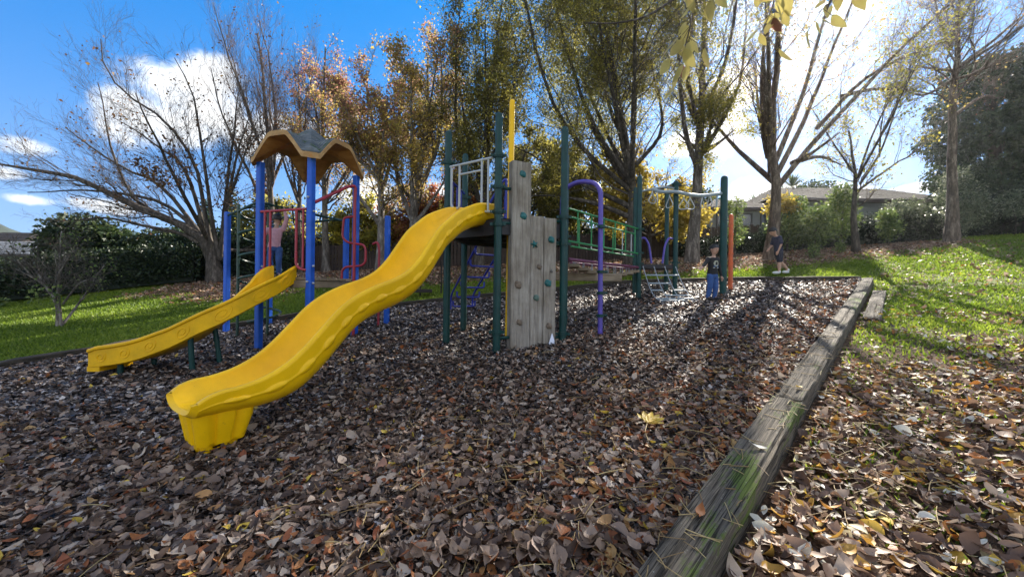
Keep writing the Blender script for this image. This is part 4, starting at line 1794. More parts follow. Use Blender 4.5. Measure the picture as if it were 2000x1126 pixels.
L_DARK = leafmat('dark_evergreen_leaves', [(0, (.012, .025, .012)), (.5, (.03, .055, .022)), (1, (.08, .115, .04))], .22, .4)
L_CONI = leafmat('conifer_sprays', [(0, (.018, .032, .014)), (.6, (.045, .072, .03)), (1, (.11, .14, .06))], .25, .6)
L_HEDGE = leafmat('hedge_leaves', [(0, (.010, .018, .008)), (.5, (.022, .038, .014)), (1, (.05, .075, .025))], .2, .45)
L_SHRUB = leafmat('shrub_leaves', [(0, (.06, .095, .03)), (.5, (.13, .19, .05)), (1, (.32, .36, .10))], .42, .5, .3)
L_SILVER = leafmat('glossy_pale_leaves', [(0, (.05, .07, .035)), (.5, (.13, .16, .08)), (1, (.50, .50, .36))], .35, .42, .35)
L_PALM = leafmat('sword_leaves', [(0, (.03, .05, .018)), (.5, (.06, .095, .03)), (1, (.16, .20, .07))], .3, .4)
L_BUSH = leafmat('feathery_leaves', [(0, (.018, .034, .014)), (.5, (.04, .065, .022)), (1, (.10, .13, .04))], .3, .5)

TG = {
 'T1': ([-11.29, 14.72], [[(0.0, 0.0), (-0.3, 1.2), (-0.8, 1.9), (-1.8, 2.4), (-3.0, 2.9), (-4.6, 3.7), (-5.8, 4.1), (-7.8, 4.4)], [(-0.1, 0.8), (-1.7, 2.3), (-3.0, 2.9), (-3.8, 4.0), (-4.2, 4.9), (-4.4, 5.9), (-4.6, 7.4)], [(-0.4, 1.6), (-1.1, 3.7), (-1.6, 4.6), (-2.2, 5.0), (-3.0, 5.5), (-4.2, 6.2)], [(0.0, 0.8), (-0.3, 1.8), (-0.6, 3.9), (-1.2, 5.3), (-2.0, 6.2), (-3.0, 6.9), (-3.6, 7.9), (-3.7, 8.7)], [(0.1, 0.8), (-0.1, 2.0), (-0.5, 5.3), (-0.6, 6.9), (-1.0, 8.0)], [(0.1, 0.8), (0.1, 3.2), (0.1, 5.1), (0.3, 7.7)], [(-0.3, 1.2), (-1.3, 1.8), (-2.4, 2.0), (-4.0, 2.2), (-5.6, 1.9)], [(0.1, 1.0), (0.4, 2.8), (1.0, 4.4), (1.6, 5.9)], [(0.1, 1.2), (0.3, 3.2), (0.6, 5.1), (0.9, 6.7)], [(-.5, 1.6), (-2.2, 3.6), (-3.9, 4.4), (-6.2, 5.9)], [(-.3, 1.4), (-2.0, 2.9), (-4.4, 3.3), (-7.0, 3.1)]]),
 'T4': ([-10.78, 17.37], [[(0.0, 0.0), (-0.1, 2.6), (-0.2, 5.1), (-0.3, 7.8), (-0.8, 11.0)], [(-0.1, 4.2), (-0.6, 6.7), (-1.1, 8.7), (-1.7, 10.4)], [(-0.1, 4.2), (0.2, 6.5), (0.2, 9.0), (0.0, 10.6)], [(-0.1, 2.2), (-0.8, 4.2), (-1.5, 6.2), (-1.8, 8.5)]]),
 'T4b': ([-9.47, 17.09], [[(0.0, 0.0), (-0.1, 2.7), (-0.2, 5.5), (-0.4, 9.0)], [(-0.1, 3.9), (0.4, 6.2), (0.3, 8.5)], [(-0.1, 3.2), (-0.7, 5.5), (-0.9, 7.6)]]),
 'T5': ([-8.15, 16.81], [[(0.0, 0.0), (-0.1, 3.0), (-0.2, 5.8), (-0.3, 8.0), (-0.3, 9.8)], [(-0.1, 4.1), (-0.8, 5.8), (-0.7, 8.0)], [(-0.1, 4.7), (0.5, 6.3), (0.6, 8.0)], [(-0.1, 3.0), (0.7, 4.7), (1.2, 6.9)]]),
 'T6': ([-5.4, 15.68], [[(0.0, 0.0), (-0.0, 1.9), (-0.1, 3.8), (-0.5, 5.9), (-0.9, 8.4)], [(-0.1, 2.9), (0.4, 5.1), (0.5, 7.2), (0.4, 8.7)], [(-0.1, 3.8), (-1.1, 4.8), (-1.6, 6.3)], [(-0.0, 1.9), (-0.9, 3.2), (-1.5, 4.0)]]),
 'T6b': ([-4.24, 15.87], [[(0.0, 0.0), (0.1, 2.0), (0.3, 4.0), (0.6, 6.3), (0.5, 8.9)], [(0.1, 2.0), (-0.6, 4.2), (-0.3, 6.7), (-0.2, 8.6)], [(0.2, 3.3), (1.2, 5.0), (1.5, 7.0), (1.5, 8.4)], [(0.1, 1.8), (1.1, 3.1), (1.7, 4.2)], [(0.1, 2.9), (-0.9, 4.0), (-1.5, 4.6)]]),
 'T7': ([-1.37, 15.7], [[(0.0, 0.0), (0.1, 2.5), (0.2, 5.1), (0.4, 8.0), (0.6, 11.3)], [(0.1, 2.5), (-0.8, 4.7), (-0.9, 7.3), (-0.7, 9.3)], [(0.2, 4.0), (1.1, 6.0), (1.4, 8.6), (1.1, 10.8)], [(0.0, 1.8), (-0.9, 3.1), (-1.4, 4.2)], [(0.1, 2.0), (1.4, 3.6), (2.1, 4.9)], [(0.15, 3.2), (-.5, 5.5), (-.9, 8.4)]]),
 'T8': ([4.5, 14.86], [[(0.0, 0.0), (0.1, 2.0), (-0.0, 3.6), (-0.5, 5.8), (-1.0, 8.5), (-1.4, 11.5)], [(0.0, 3.2), (0.3, 5.8), (0.4, 8.7), (0.2, 11.9)], [(0.0, 3.2), (-1.4, 5.2), (-2.4, 7.7), (-3.0, 10.7)], [(0.1, 2.8), (-2.0, 4.4), (-3.4, 6.2), (-4.2, 8.7), (-4.4, 10.7)], [(0.2, 3.8), (1.3, 5.2), (1.6, 6.9), (1.5, 9.5)], [(0.1, 2.2), (-2.0, 3.2), (-3.6, 4.2), (-4.8, 4.8)], [(0.1, 1.8), (-1.4, 2.4), (-3.0, 2.8), (-4.2, 2.8)], [(0.1, 2.4), (1.3, 3.0), (2.3, 3.2)], [(-0.0, 4.2), (-0.8, 7.3), (-2.2, 9.7), (-2.4, 11.9)]]),
 'T9': ([6.83, 14.66], [[(0.0, 0.0), (0.1, 1.7), (0.2, 3.4), (0.3, 5.0), (0.4, 7.9), (0.4, 12.2)], [(0.2, 3.9), (1.4, 5.7), (2.3, 7.5), (2.7, 9.9), (2.9, 11.7)], [(0.2, 3.6), (-0.4, 4.9), (-0.8, 7.0), (-1.0, 9.5)], [(0.3, 5.6), (1.0, 7.5), (1.2, 10.3), (1.4, 12.2)], [(0.3, 5.0), (-0.3, 7.0), (-0.2, 9.9), (-0.3, 11.9)], [(0.4, 4.2), (1.0, 4.6), (1.8, 5.3)]]),
 'T10': ([9.58, 14.31], [[(0.0, 0.0), (0.1, 1.3), (0.1, 2.8), (-0.1, 4.4), (0.0, 7.1), (-0.1, 10.7)], [(0.1, 2.9), (0.9, 4.6), (1.7, 6.7), (2.6, 9.2), (3.2, 11.1)], [(0.2, 2.6), (1.1, 4.0), (2.6, 6.1), (4.1, 8.2), (5.7, 9.9)], [(2.6, 6.1), (3.8, 6.4), (5.1, 6.4), (6.6, 6.3)], [(1.7, 4.9), (3.4, 6.7), (5.5, 7.8), (7.6, 8.4)], [(0.0, 3.2), (0.7, 5.7), (1.1, 8.4), (1.3, 10.7)], [(-0.1, 3.8), (-0.6, 5.7), (-0.9, 8.0), (-1.0, 10.3)], [(0.8, 3.6), (2.2, 4.0), (3.6, 3.8)]]),
 'T11': ([12.99, 14.49], [[(0.0, 0.0), (-0.1, 1.3), (-0.0, 2.8), (-0.2, 4.6)], [(0.1, 2.6), (0.9, 3.8), (1.6, 5.6), (2.3, 7.1)], [(0.1, 2.4), (1.5, 3.4), (2.7, 4.2), (3.3, 5.2)], [(-0.0, 2.8), (0.3, 4.6), (0.8, 6.2), (1.3, 7.5)], [(0.8, 3.6), (1.0, 5.0), (1.4, 6.3)]]),
 'T12': ([17.3, 15.14], [[(0.0, 0.0), (0.0, 1.3), (-0.2, 4.4), (-0.1, 8.2), (-0.2, 11.9)], [(-0.1, 7.6), (-0.8, 8.6), (-1.6, 10.1)], [(-0.0, 6.8), (1.1, 7.7), (2.1, 8.6), (3.7, 9.4)], [(-0.1, 8.2), (0.6, 9.2), (1.7, 10.7)], [(-0.1, 6.4), (-1.2, 5.8), (-2.2, 6.2)], [(0, 5.0), (1.6, 6.0), (3.0, 6.3)]]),
 'T2': ([-10.17, 8.61], [[(0.0, 0.0), (-0.03, 0.5), (-0.3, 0.9), (-0.6, 1.1), (-1.0, 1.3)], [(-0.02, 0.0), (-0.06, 0.8), (-0.1, 1.5), (-0.12, 2.25)], [(0.07, 0.0), (0.14, 0.7), (0.3, 1.2), (0.42, 1.6)], [(-0.24, 0.85), (-0.5, 1.35), (-0.8, 1.65)], [(-0.06, 1.05), (0.14, 1.5), (0.26, 1.85)], [(0.1, 0.5), (0.38, 0.95), (0.6, 1.1)]]),
}


def T(k, **kw):
    b_, g = TG[k]
    return tree(tuple(b_), g, **kw)


T('T1', label='big spreading bare tree on the far left with long limbs reaching left', r0=.19, seed=11, bark=M_BARK_D, twig=M_TWIG, leaf=L_RUST, nleaf=1900, lsize=.09, twr=.72, kids=(14, 9, 5), ang=(16, 42),
  lens=(.27, .46, .5), up=.10, leafw=lambda x, y, z: 1.0 * np.exp(-(((x + .6) / 1.5) ** 2 + ((z - 3.2) / 1.1) ** 2)) + .03 + .02 * np.exp(-(((x + .8) / 1.4) ** 2 + ((z - 7.6) / .8) ** 2)), first_t=.22, depthlimbs=2, flare=2.1, limb_cap=.42, spread=.12, jitter=.08)
T('T4', label='tall slender bare tree with pale twigs behind the roofed tower', r0=.15, seed=12, bark=M_BARK_G, twig=M_TWIG_P, kids=(16, 7, 4), ang=(18, 38), lens=(.22, .5, .5), up=.3, first_t=.3, depthlimbs=3, leaf=L_RUST, nleaf=1500, lsize=.09,
  leafw=lambda x, y, z: np.exp(-((z - 4.5) / 1.6) ** 2) + .02)
T('T4b', label='thin bare tree with pale twigs beside the red topped tree', r0=.12, seed=13, bark=M_BARK_G, twig=M_TWIG_P, kids=(14, 7, 4), ang=(18, 38), lens=(.24, .5, .5), up=.3, first_t=.3, depthlimbs=3, leaf=L_RUST, nleaf=1400, lsize=.09,
  leafw=lambda x, y, z: np.exp(-((z - 4.5) / 1.6) ** 2) + .02)
T('T5', label='narrow autumn tree with a dense red tuft of leaves at its top', r0=.15, seed=14, bark=M_BARK_G, twig=M_TWIG, leaf=L_AUT, nleaf=12500, lsize=.085, kids=(14, 7, 4), ang=(25, 60), lens=(.24, .5, .5), up=.15, first_t=.25, depthlimbs=3,
  leafw=lambda x, y, z: .25 + 1.6 * np.exp(-((z - 8.7) / 1.2) ** 2) + .5 * np.exp(-((z - 5.2) / 1.5) ** 2), tone=lambda x, y, z: -.30 * sstep(6, 9, z) + .05)
T('T6', label='orange and red autumn tree between the roofed tower and the wavy slide', r0=.17, seed=15, bark=M_BARK_P, twig=M_TWIG_B, leaf=L_AUT, nleaf=15500, lsize=.085, kids=(13, 7, 4), ang=(25, 60), lens=(.21, .5, .5), up=.08, first_t=.25, depthlimbs=4,
  leafw=lambda x, y, z: .12 + 1.0 * sstep(2.2, 5.0, z), tone=lambda x, y, z: -.22 * sstep(5, 8, z) + .06)
T('T6b', label='wide golden and rust autumn tree left of the green climbing frame', r0=.18, seed=16, bark=M_BARK_P, twig=M_TWIG_B, leaf=L_AUT, nleaf=19000, lsize=.085, kids=(13, 7, 4), ang=(25, 60), lens=(.21, .5, .5), up=.08, first_t=.25, depthlimbs=4,
  leafw=lambda x, y, z: .12 + 1.0 * sstep(2.2, 5.0, z), tone=lambda x, y, z: -.12 * sstep(5, 8, z) + .12)
T('T7', label='dense dark olive tree standing behind the green posts and yellow pole', r0=.18, seed=17, bark=M_BARK_D, twig=M_TWIG, leaf=L_OLIVE, nleaf=42000, lsize=.075, twr=.75, kids=(15, 8, 4), ang=(28, 65), lens=(.27, .5, .5), up=.1, first_t=.2, depthlimbs=5,
  leafw=lambda x, y, z: .5 + .6 * sstep(3, 6, z), tone=lambda x, y, z: -.12)
T('T8', label='largest broad crowned tree with many steep limbs, behind the bridge', r0=.195, seed=18, bark=M_BARK_D, twig=M_TWIG, leaf=L_OLIVE, nleaf=135000, lsize=.064, kids=(14, 7, 4), twr=.75, ang=(28, 68), lens=(.37, .5, .5), up=.12, first_t=.2, depthlimbs=6,
  tone=lambda x, y, z: .02 + .12 * sstep(1, 2, x))
T('T9', label='straight grey trunk tree behind the small boy, thin leaves high up', r0=.21, seed=19, bark=M_BARK_G, twig=M_TWIG, leaf=L_YELG, nleaf=21000, lsize=.064, twr=.7, kids=(12, 7, 4), ang=(22, 58), lens=(.32, .5, .5), up=.16, first_t=.3, depthlimbs=5, flare=1.5,
  leafw=lambda x, y, z: .12 + 1.0 * (1 - sstep(6.0, 7.6, z)) + .5 * (1 - sstep(-.2, .6, x)), tone=lambda x, y, z: -.10)
T('T10', label='forked tree with long limbs sweeping to the right, behind the walking child', r0=.20, seed=20, bark=M_BARK_B, twig=M_TWIG_B, leaf=L_AUT, nleaf=4500, lsize=.07, twr=.7, kids=(12, 7, 5), ang=(18, 48), lens=(.26, .5, .5), up=.14, first_t=.3, depthlimbs=5, flare=1.5, tone=lambda x, y, z: .15)
T('T11', label='small crooked tree with ivy on its trunk in front of the long house', r0=.12, seed=21, bark=M_BARK_D, twig=M_TWIG_B, leaf=L_YELG, nleaf=3600, lsize=.08, kids=(10, 7, 4), ang=(20, 55), lens=(.32, .5, .5), up=.12, first_t=.35, depthlimbs=3, tone=lambda x, y, z: -.1)
T('T12', label='tall bare trunk on the right with a twisted foot and high branches', r0=.18, seed=22, bark=M_BARK_B, twig=M_TWIG_B, leaf=L_AUT, nleaf=900, lsize=.08, kids=(15, 8, 5), ang=(20, 55), lens=(.30, .5, .5), up=.12, first_t=.45, depthlimbs=3, flare=1.6, spread=.25)
T('T2', label='small bare multi stemmed tree on the lawn at far left', r0=.04, seed=23, bark=M_BARK_P, twig=M_BARK_G, leaf=L_SHRUB, nleaf=420, lsize=.06, kids=(9, 5, 3), ang=(25, 60), lens=(.38, .5, .5), up=.08, first_t=.3, depthlimbs=3, flare=1.2,
  leafw=lambda x, y, z: np.exp(-(((x - .25) / .2) ** 2 + ((z - .5) / .4) ** 2)) + .02)
# understorey trees behind the fence
YM = [[(0, 0), (.05, 1.2), (-.1, 2.6), (.0, 4.4)], [(0, 1.2), (-1.0, 2.4), (-2.0, 3.2)], [(0, 1.3), (1.0, 2.6), (1.7, 3.4)], [(0, 1.6), (-.6, 3.2), (-1.0, 4.4)], [(0, 1.7), (.7, 3.2), (.9, 4.2)], [(0, 1.0), (-1.4, 1.6), (-2.4, 1.9)], [(0, 1.0), (1.2, 1.5), (2.0, 1.7)]]
UC = dict(r0=.10, kids=(9, 6, 4), ang=(30, 65), lens=(.36, .5, .5), up=.05, first_t=.2, depthlimbs=4)
tree((5.9, 16.6), YM, 'bright yellow maple in front of the fence between two grey trunks', seed=31, leaf=L_YELL, nleaf=11000, lsize=.12, bark=M_BARK_D, **UC)
tree((-7.1, 18.6), [[(x, z * .8) for x, z in g] for g in YM], 'yellow green leafy tree behind the fence near the roofed tower', seed=32, leaf=L_YELG, nleaf=15000, lsize=.13, bark=M_BARK_D, **UC)
tree((-4.6, 19.3), [[(x, z * .85) for x, z in g] for g in YM], 'pink and orange leafy tree behind the fence beyond the wavy slide', seed=33, leaf=L_PINK, nleaf=15000, lsize=.13, bark=M_BARK_D, **UC)
tree((-2.2, 18.8), [[(x, z * .85) for x, z in g] for g in YM], 'pinkish autumn tree behind the fence beside the green posts', seed=34, leaf=L_PINK, nleaf=11000, lsize=.12, bark=M_BARK_D, **UC)
tree((.6, 18.6), [[(x * 1.25, z * 1.2) for x, z in g] for g in YM], 'olive understorey tree behind the climbing wall', seed=35, leaf=L_OLIVE, nleaf=26000, lsize=.13, bark=M_BARK_D, **UC)
tree((3.2, 18.4), [[(x * 1.15, z * 1.15) for x, z in g] for g in YM], 'yellow green understorey tree behind the bridge', seed=37, leaf=L_OLIVE, nleaf=24000, lsize=.13, bark=M_BARK_D, **UC)
tree((-11.2, 19.0), [[(x, z * .8) for x, z in g] for g in YM], 'green leafy tree behind the spiral climber', seed=38, leaf=L_OLIVE, nleaf=13000, lsize=.13, bark=M_BARK_D, **UC)


# ------------------------------------------------------------------ evergreen masses: clumps of leaves around a volume
def clumps(name, label, cat, base, blobs, leaf, n, lsize, seed, bark=None, stem=None, group=None, aspect=.6, up=.4, shell=.55, tone=None, droop=.2):
    """blobs: (dx,dy,dz, rx,ry,rz) relative to base"""
    r = np.random.default_rng(seed)
    bz = float(gz(*base)) - .05
    root = empty(name, (base[0], base[1], bz), label, cat, group)
    bl = np.array(blobs, float)
    vol = (bl[:, 3] * bl[:, 4] + bl[:, 4] * bl[:, 5] + bl[:, 3] * bl[:, 5])
    w = vol / vol.sum()
    k = r.choice(len(bl), n, p=w)
    d = rand_dirs(r, n)
    rad = (1 - shell * r.random(n) ** 1.7)
    # lumpy surface
    lump = 1 + .34 * (vnoise(d[:, 0] * 3.1 + k * 7.7 + seed, d[:, 2] * 3.1 + d[:, 1] * 2.3) - .5) + .22 * (vnoise(d[:, 0] * 8 + k * 3, d[:, 2] * 8 + d[:, 1] * 6) - .5)
    C = bl[k, :3] + d * bl[k, 3:] * (rad * lump)[:, None] + r.normal(size=(n, 3)) * lsize * .5
    keep = C[:, 2] > .02
    C, d = C[keep], d[keep]
    V, F = leaves_np(r, C, lsize, d, up, aspect, .25, droop)
    tn = np.clip(r.random(len(C)) * .75 + .3 * (vnoise(C[:, 0] * 2.2 + seed, C[:, 2] * 2.2 + C[:, 1]) - .2) + (tone(C) if tone else 0), 0, 1)
    if stem is None:
        stem = [[(0, 0), (0, max(b[2] for b in blobs) * .6)]]
    P, R = [], []
    for g in stem:
        c = catmull(to3d(r, g, .1), 8)
        c[0, 2] -= .15
        P.append(c)
        R.append(np.linspace(1, .3, 8) * max(.02, .045 * c[-1, 2]))
    # inner limbs so that gaps show wood
    for b_ in bl[:24]:
        e = b_[:3] + rand_dirs(r, 1)[0] * b_[3:] * .5
        s0 = np.array([0, 0, max(.1, e[2] * .45)])
        P.append(catmull([s0, (s0 + e) / 2 + [0, 0, .05], e], 8))
        R.append(np.linspace(1, .35, 8) * .025)
    V1, F1_ = tubes_np(np.array(P), np.array(R), 6)
    link('trunk' if cat == 'tree' else 'stems', np_mesh('stems', V1, F1_, bark or M_BARK_D, True), root)
    link('crown' if cat == 'tree' else 'foliage', np_mesh('foliage', V, F, leaf, False, tone=tn), root)
    return root


def hedge(name, label, a, b, hgt, thick, leaf, n, lsize, seed, core=None):
    r = np.random.default_rng(seed)
    a, b = np.array(a, float), np.array(b, float)
    L = np.linalg.norm(b - a)
    d = (b - a) / L
    q = np.array([-d[1], d[0]])
    zb = float(gz(*((a + b) / 2)))
    root = empty(name, ((a[0] + b[0]) / 2, (a[1] + b[1]) / 2, zb), label, 'hedge')
    # lumpy solid core
    ns, nr_ = int(L / .3) + 2, 14
    rows = []
    for i in range(ns):
        t = i / (ns - 1)
        c = a + d * L * t
        row = []
        g = float(gz(*c))
        hh = hgt * (.86 + .22 * vnoise(t * L * .6, seed * 1.7))
        for j in range(nr_):
            an = pi * j / (nr_ - 1)
            k = .92 + .22 * (vnoise(t * L * 1.3, j * .8 + seed) - .5)
            off = cos(an) * thick / 2 * k * .9
            z = hh * (sin(an) ** .45) * k * .93
            row.append((c[0] + q[0] * off, c[1] + q[1] * off, g + z - (.05 if j in (0, nr_ - 1) else 0)))
        rows.append(row)
    m = MB()
    m.grid(rows)
    for row in (rows[0], rows[-1]):
        b0 = len(m.v)
        m.v += row
        m.f.append(tuple(range(b0, b0 + nr_)))
        m.m.append(0)
    m.build('core', core or M_HEDGECORE, root, True, 70)
    t = r.random(n)
    an = pi * r.random(n)
    k = 1.0 + .20 * (vnoise(t * L * 1.3, an * 3 + seed) - .4) + .06 * r.normal(size=n)
    hh = hgt * (.86 + .22 * vnoise(t * L * .6, np.full(n, seed * 1.7)))
    cx = a[0] + d[0] * L * t
    cy = a[1] + d[1] * L * t
    off = np.cos(an) * thick / 2 * k
    z = hh * np.sin(an) ** .45 * k
    # leafy faces down to the ground, and leafy ends
    low = r.random(n) < .42
    sgn = np.where(np.cos(an) > 0, 1.0, -1.0)
    z = np.where(low, hh * (.03 + .8 * r.random(n)), z)
    off = np.where(low, sgn * thick / 2 * (.86 + .12 * r.random(n)), off)
    en = r.random(n) < .07
    te = np.where(r.random(n) < .5, -.12 / L, 1 + .12 / L)
    off = np.where(en, (r.random(n) - .5) * thick, off)
    z = np.where(en, hh * r.random(n) * .95, z)
    cx = np.where(en, a[0] + d[0] * L * te, cx)
    cy = np.where(en, a[1] + d[1] * L * te, cy)
    X, Y = cx + q[0] * off, cy + q[1] * off
    C = np.stack([X, Y, gz(cx, cy) + z], 1)
    D = np.stack([q[0] * np.cos(an), q[1] * np.cos(an), np.sin(an)], 1)
    V, F = leaves_np(r, C, lsize, D, .3, .6, .25, .2)
    V -= np.array(org(root))
    tn = np.clip(r.random(n) * .8 + .25 * (vnoise(C[:, 0] * 1.6, C[:, 2] * 1.6) - .3), 0, 1)
    link('foliage', np_mesh('foliage', V, F, leaf, False, tone=tn), root)
    return root


m, nt, b = new_mat('hedge_core')
n1 = noise_node(nt, 9, 6, .7)
r1 = ramp(nt, n1.outputs['Fac'], [(.35, (.004, .006, .003)), (.7, (.016, .024, .010))])
nt.links.new(r1.outputs[0], b.inputs['Base Color'])
b.inputs['Roughness'].default_value = 1
M_HEDGECORE = m

hedge('hedge', 'dark clipped hedge along the left edge of the lawn', (-24, 11.6), (-12.2, 15.1), 1.4, 1.5, L_HEDGE, 26000, .10, 41)
hedge('hedge', 'glossy dark hedge behind the trunk of the big bare tree', (-14.4, 15.9), (-9.6, 17.0), 1.75, 1.3, L_DARK, 8000, .11, 42)
hedge('hedge', 'dark hedge in front of the long house between the tree trunks', (11.2, 16.9), (21.5, 17.5), 1.25, 1.0, L_HEDGE, 11000, .09, 43)
hedge('hedge', 'shaded hedge at the far right beneath the conifer', (21.8, 16.9), (32, 16.0), 2.1, 1.6, L_DARK, 11000, .11, 44)
hedge('hedge', 'dark hedge behind the paling fence, below the orange and pink trees', (-14, 20.6), (9.8, 20.2), 2.3, 1.6, L_DARK, 15000, .14, 46)
hedge('hedge', 'dark shrubbery behind the small boy and forked trunk', (7.4, 16.5), (11.0, 17.0), .75, .9, L_HEDGE, 5000, .09, 45)

clumps('evergreen_tree', 'feathery green tree rising behind the left hedge', 'tree', (-18.9, 17.0), [(0, 0, 2.5, 1.2, 1.2, .8), (-.8, 0, 2.0, .9, 1.0, .8), (.9, .2, 2.0, 1.0, 1.0, .8), (.3, 0, 1.4, 1.3, 1.2, 1.0)], L_BUSH, 12000, .17, 51, droop=.5)
clumps('evergreen_tree', 'low green shrub tree above the hedge beside the bare tree limbs', 'tree', (-15.4, 17.6), [(0, 0, 1.7, 1.7, 1.2, .7), (1.6, 0, 1.6, 1.1, 1.0, .7), (-1.5, 0, 1.3, 1.1, 1.0, .7)], L_BUSH, 9000, .15, 52, droop=.4)
for (x, y, h, sd, lb) in ((-19.2, 24.0, 5.0, 53, 'slim dark conifer behind the left hedge, left of a pair'), (-17.9, 24.5, 5.6, 54, 'slim dark conifer behind the left hedge, right of a pair'), (-16.0, 24.5, 7.0, 55, 'brownish narrow cypress behind the spiral climber')):
    clumps('cypress', lb, 'tree', (x, y), [(0, 0, h * .28, .62, .62, h * .3), (0, 0, h * .55, .48, .48, h * .28), (0, 0, h * .8, .28, .28, h * .22)], L_CONI if sd != 55 else L_RUST, 5200, .16, sd, up=1.0)
# the big conifer group on the right
r_ = np.random.default_rng(61)
bl = []
for k in range(46):
    z = 1.2 + 7.6 * (k / 45)
    R = 2.6 * (1 - .45 * abs(z - 4.5) / 4.5)
    a = k * 2.4
    bl.append((cos(a) * R * .8, sin(a) * R * .7, z, 1.0 * (.6 + .7 * r_.random()), .95, .34))
clumps('conifer', 'tall dark conifer with drooping layered sprays on the far right', 'tree', (24.2, 19.3), bl, L_CONI, 30000, .17, 61, stem=[[(0, 0), (.1, 4), (0, 9.3)]], droop=.7, up=.2)
bl = [(x * 1.15, y, z * 1.05, rx, ry, rz) for (x, y, z, rx, ry, rz) in bl[::2]]
clumps('conifer', 'second dark conifer standing at the right edge of the frame', 'tree', (29.0, 20.5), bl, L_CONI, 19000, .18, 62, stem=[[(0, 0), (.1, 4), (0, 9.3)]], droop=.7, up=.2)
clumps('evergreen_tree', 'dark bushy evergreen below the tall conifer', 'tree', (22.4, 17.9), [(0, 0, 1.5, 1.8, 1.3, 1.3), (1.8, .4, 2.2, 1.8, 1.3, 1.4), (-1.0, .2, 2.4, 1.1, 1.0, .9), (3.6, .2, 2.3, 1.9, 1.3, 1.6)], L_DARK, 17000, .12, 63)
clumps('evergreen_tree', 'green feathery tree behind the long house roof', 'tree', (21.0, 27.0), [(0, 0, 3.9, 2.3, 1.4, 1.2), (-2.2, 0, 3.4, 1.6, 1.2, 1.0), (2.2, 0, 3.3, 1.5, 1.2, .9)], L_BUSH, 12000, .2, 64, droop=.4)
clumps('evergreen_tree', 'olive leafy tree behind the left end of the long house', 'tree', (12.2, 27.0), [(0, 0, 4.0, 2.2, 1.5, 1.5), (-2.2, 0, 3.4, 1.7, 1.3, 1.3), (2.0, 0, 3.4, 1.4, 1.2, 1.1)], L_BUSH, 12000, .2, 65)

# shrubs in front of the house
SH = [((11.35, 15.9), [(0, 0, 1.22, 0.702, 0.6, 0.69), (0.25, 0, 1.891, 0.486, 0.45, 0.46), (0.4, 0.1, 0.854, 0.54, 0.5, 0.575)], L_SHRUB, 4300, 'tall sunlit green shrub right of the forked trunk'),
      ((12.3, 15.6), [(0, 0, 0.854, 0.54, 0.45, 0.6325), (0.2, 0.1, 1.464, 0.432, 0.4, 0.4025)], L_SHRUB, 2300, 'yellow green shrub hugging the small crooked tree'),
      ((13.5, 15.8), [(0, 0, 1.342, 0.594, 0.5, 0.92), (0.1, 0, 2.196, 0.432, 0.4, 0.46)], L_SHRUB, 2900, 'leafy shrub just right of the small crooked tree'),
      ((15.6, 15.9), [(0, 0, 0.7564, 0.4104, 0.34, 0.483), (-0.1, 0, 1.22, 0.2592, 0.24, 0.253)], L_SHRUB, 1300, 'small bright shrub in front of the dark hedge'),
      ((17.2, 16.9), [(0, 0, 1.525, 0.864, 0.5, 0.4025), (0.5, 0, 1.22, 0.54, 0.4, 0.46)], L_SILVER, 1500, 'pale glossy shrub on top of the hedge left of the tall trunk'),
      ((19.0, 16.3), [(0, 0, 1.708, 0.918, 0.6, 0.8625), (-0.2, 0, 2.562, 0.54, 0.45, 0.46), (0.6, 0, 1.22, 0.648, 0.5, 0.69), (-0.2, 0, 0.732, 0.648, 0.5, 0.575)], L_SILVER, 3800, 'large glossy shrub glinting in the sun right of the tall trunk'),
      ((21.2, 16.2), [(0, 0, 1.342, 0.864, 0.5, 0.575), (0.8, 0, 1.098, 0.648, 0.5, 0.5175)], L_SILVER, 2000, 'pale glossy shrub near the right edge of the lawn'),
      ((9.2, 15.9), [(0, 0, 1.098, 0.378, 0.3, 0.69), (0, 0, 2.074, 0.324, 0.3, 0.4025)], L_SHRUB, 1000, 'thin leafy shrub left of the forked trunk')]
for k, (bs, blb, lf, n, lb) in enumerate(SH):
    clumps('shrub', lb, 'shrub', bs, blb, lf, n, .10, 70 + k, shell=.7, group=None)
clumps('small_maple', 'small golden leaved maple beside the forked trunk', 'tree', (10.75, 15.6), [(0.1, 0, 2.15, .55, .4, .28), (.45, 0, 1.9, .35, .3, .2), (-.1, .1, 1.8, .3, .3, .2)], L_YELL, 900, .11, 79, shell=.8)
clumps('sapling', 'tiny bright green sapling on the leaf strewn ground', 'plant', (10.75, 13.7), [(0, 0, .22, .15, .14, .16), (.02, 0, .42, .10, .1, .12)], L_SHRUB, 260, .075, 80, shell=.8)
clumps('sapling', 'low green seedling tuft at the foot of the small crooked tree', 'plant', (12.45, 14.6), [(0, 0, .2, .18, .16, .2)], L_SHRUB, 260, .07, 81, shell=.8)
clumps('sapling', 'small leafy plant at the far left below the hedge', 'plant', (-16.3, 11.9), [(0, 0, .22, .5, .2, .2)], L_SHRUB, 500, .10, 82, shell=.8)


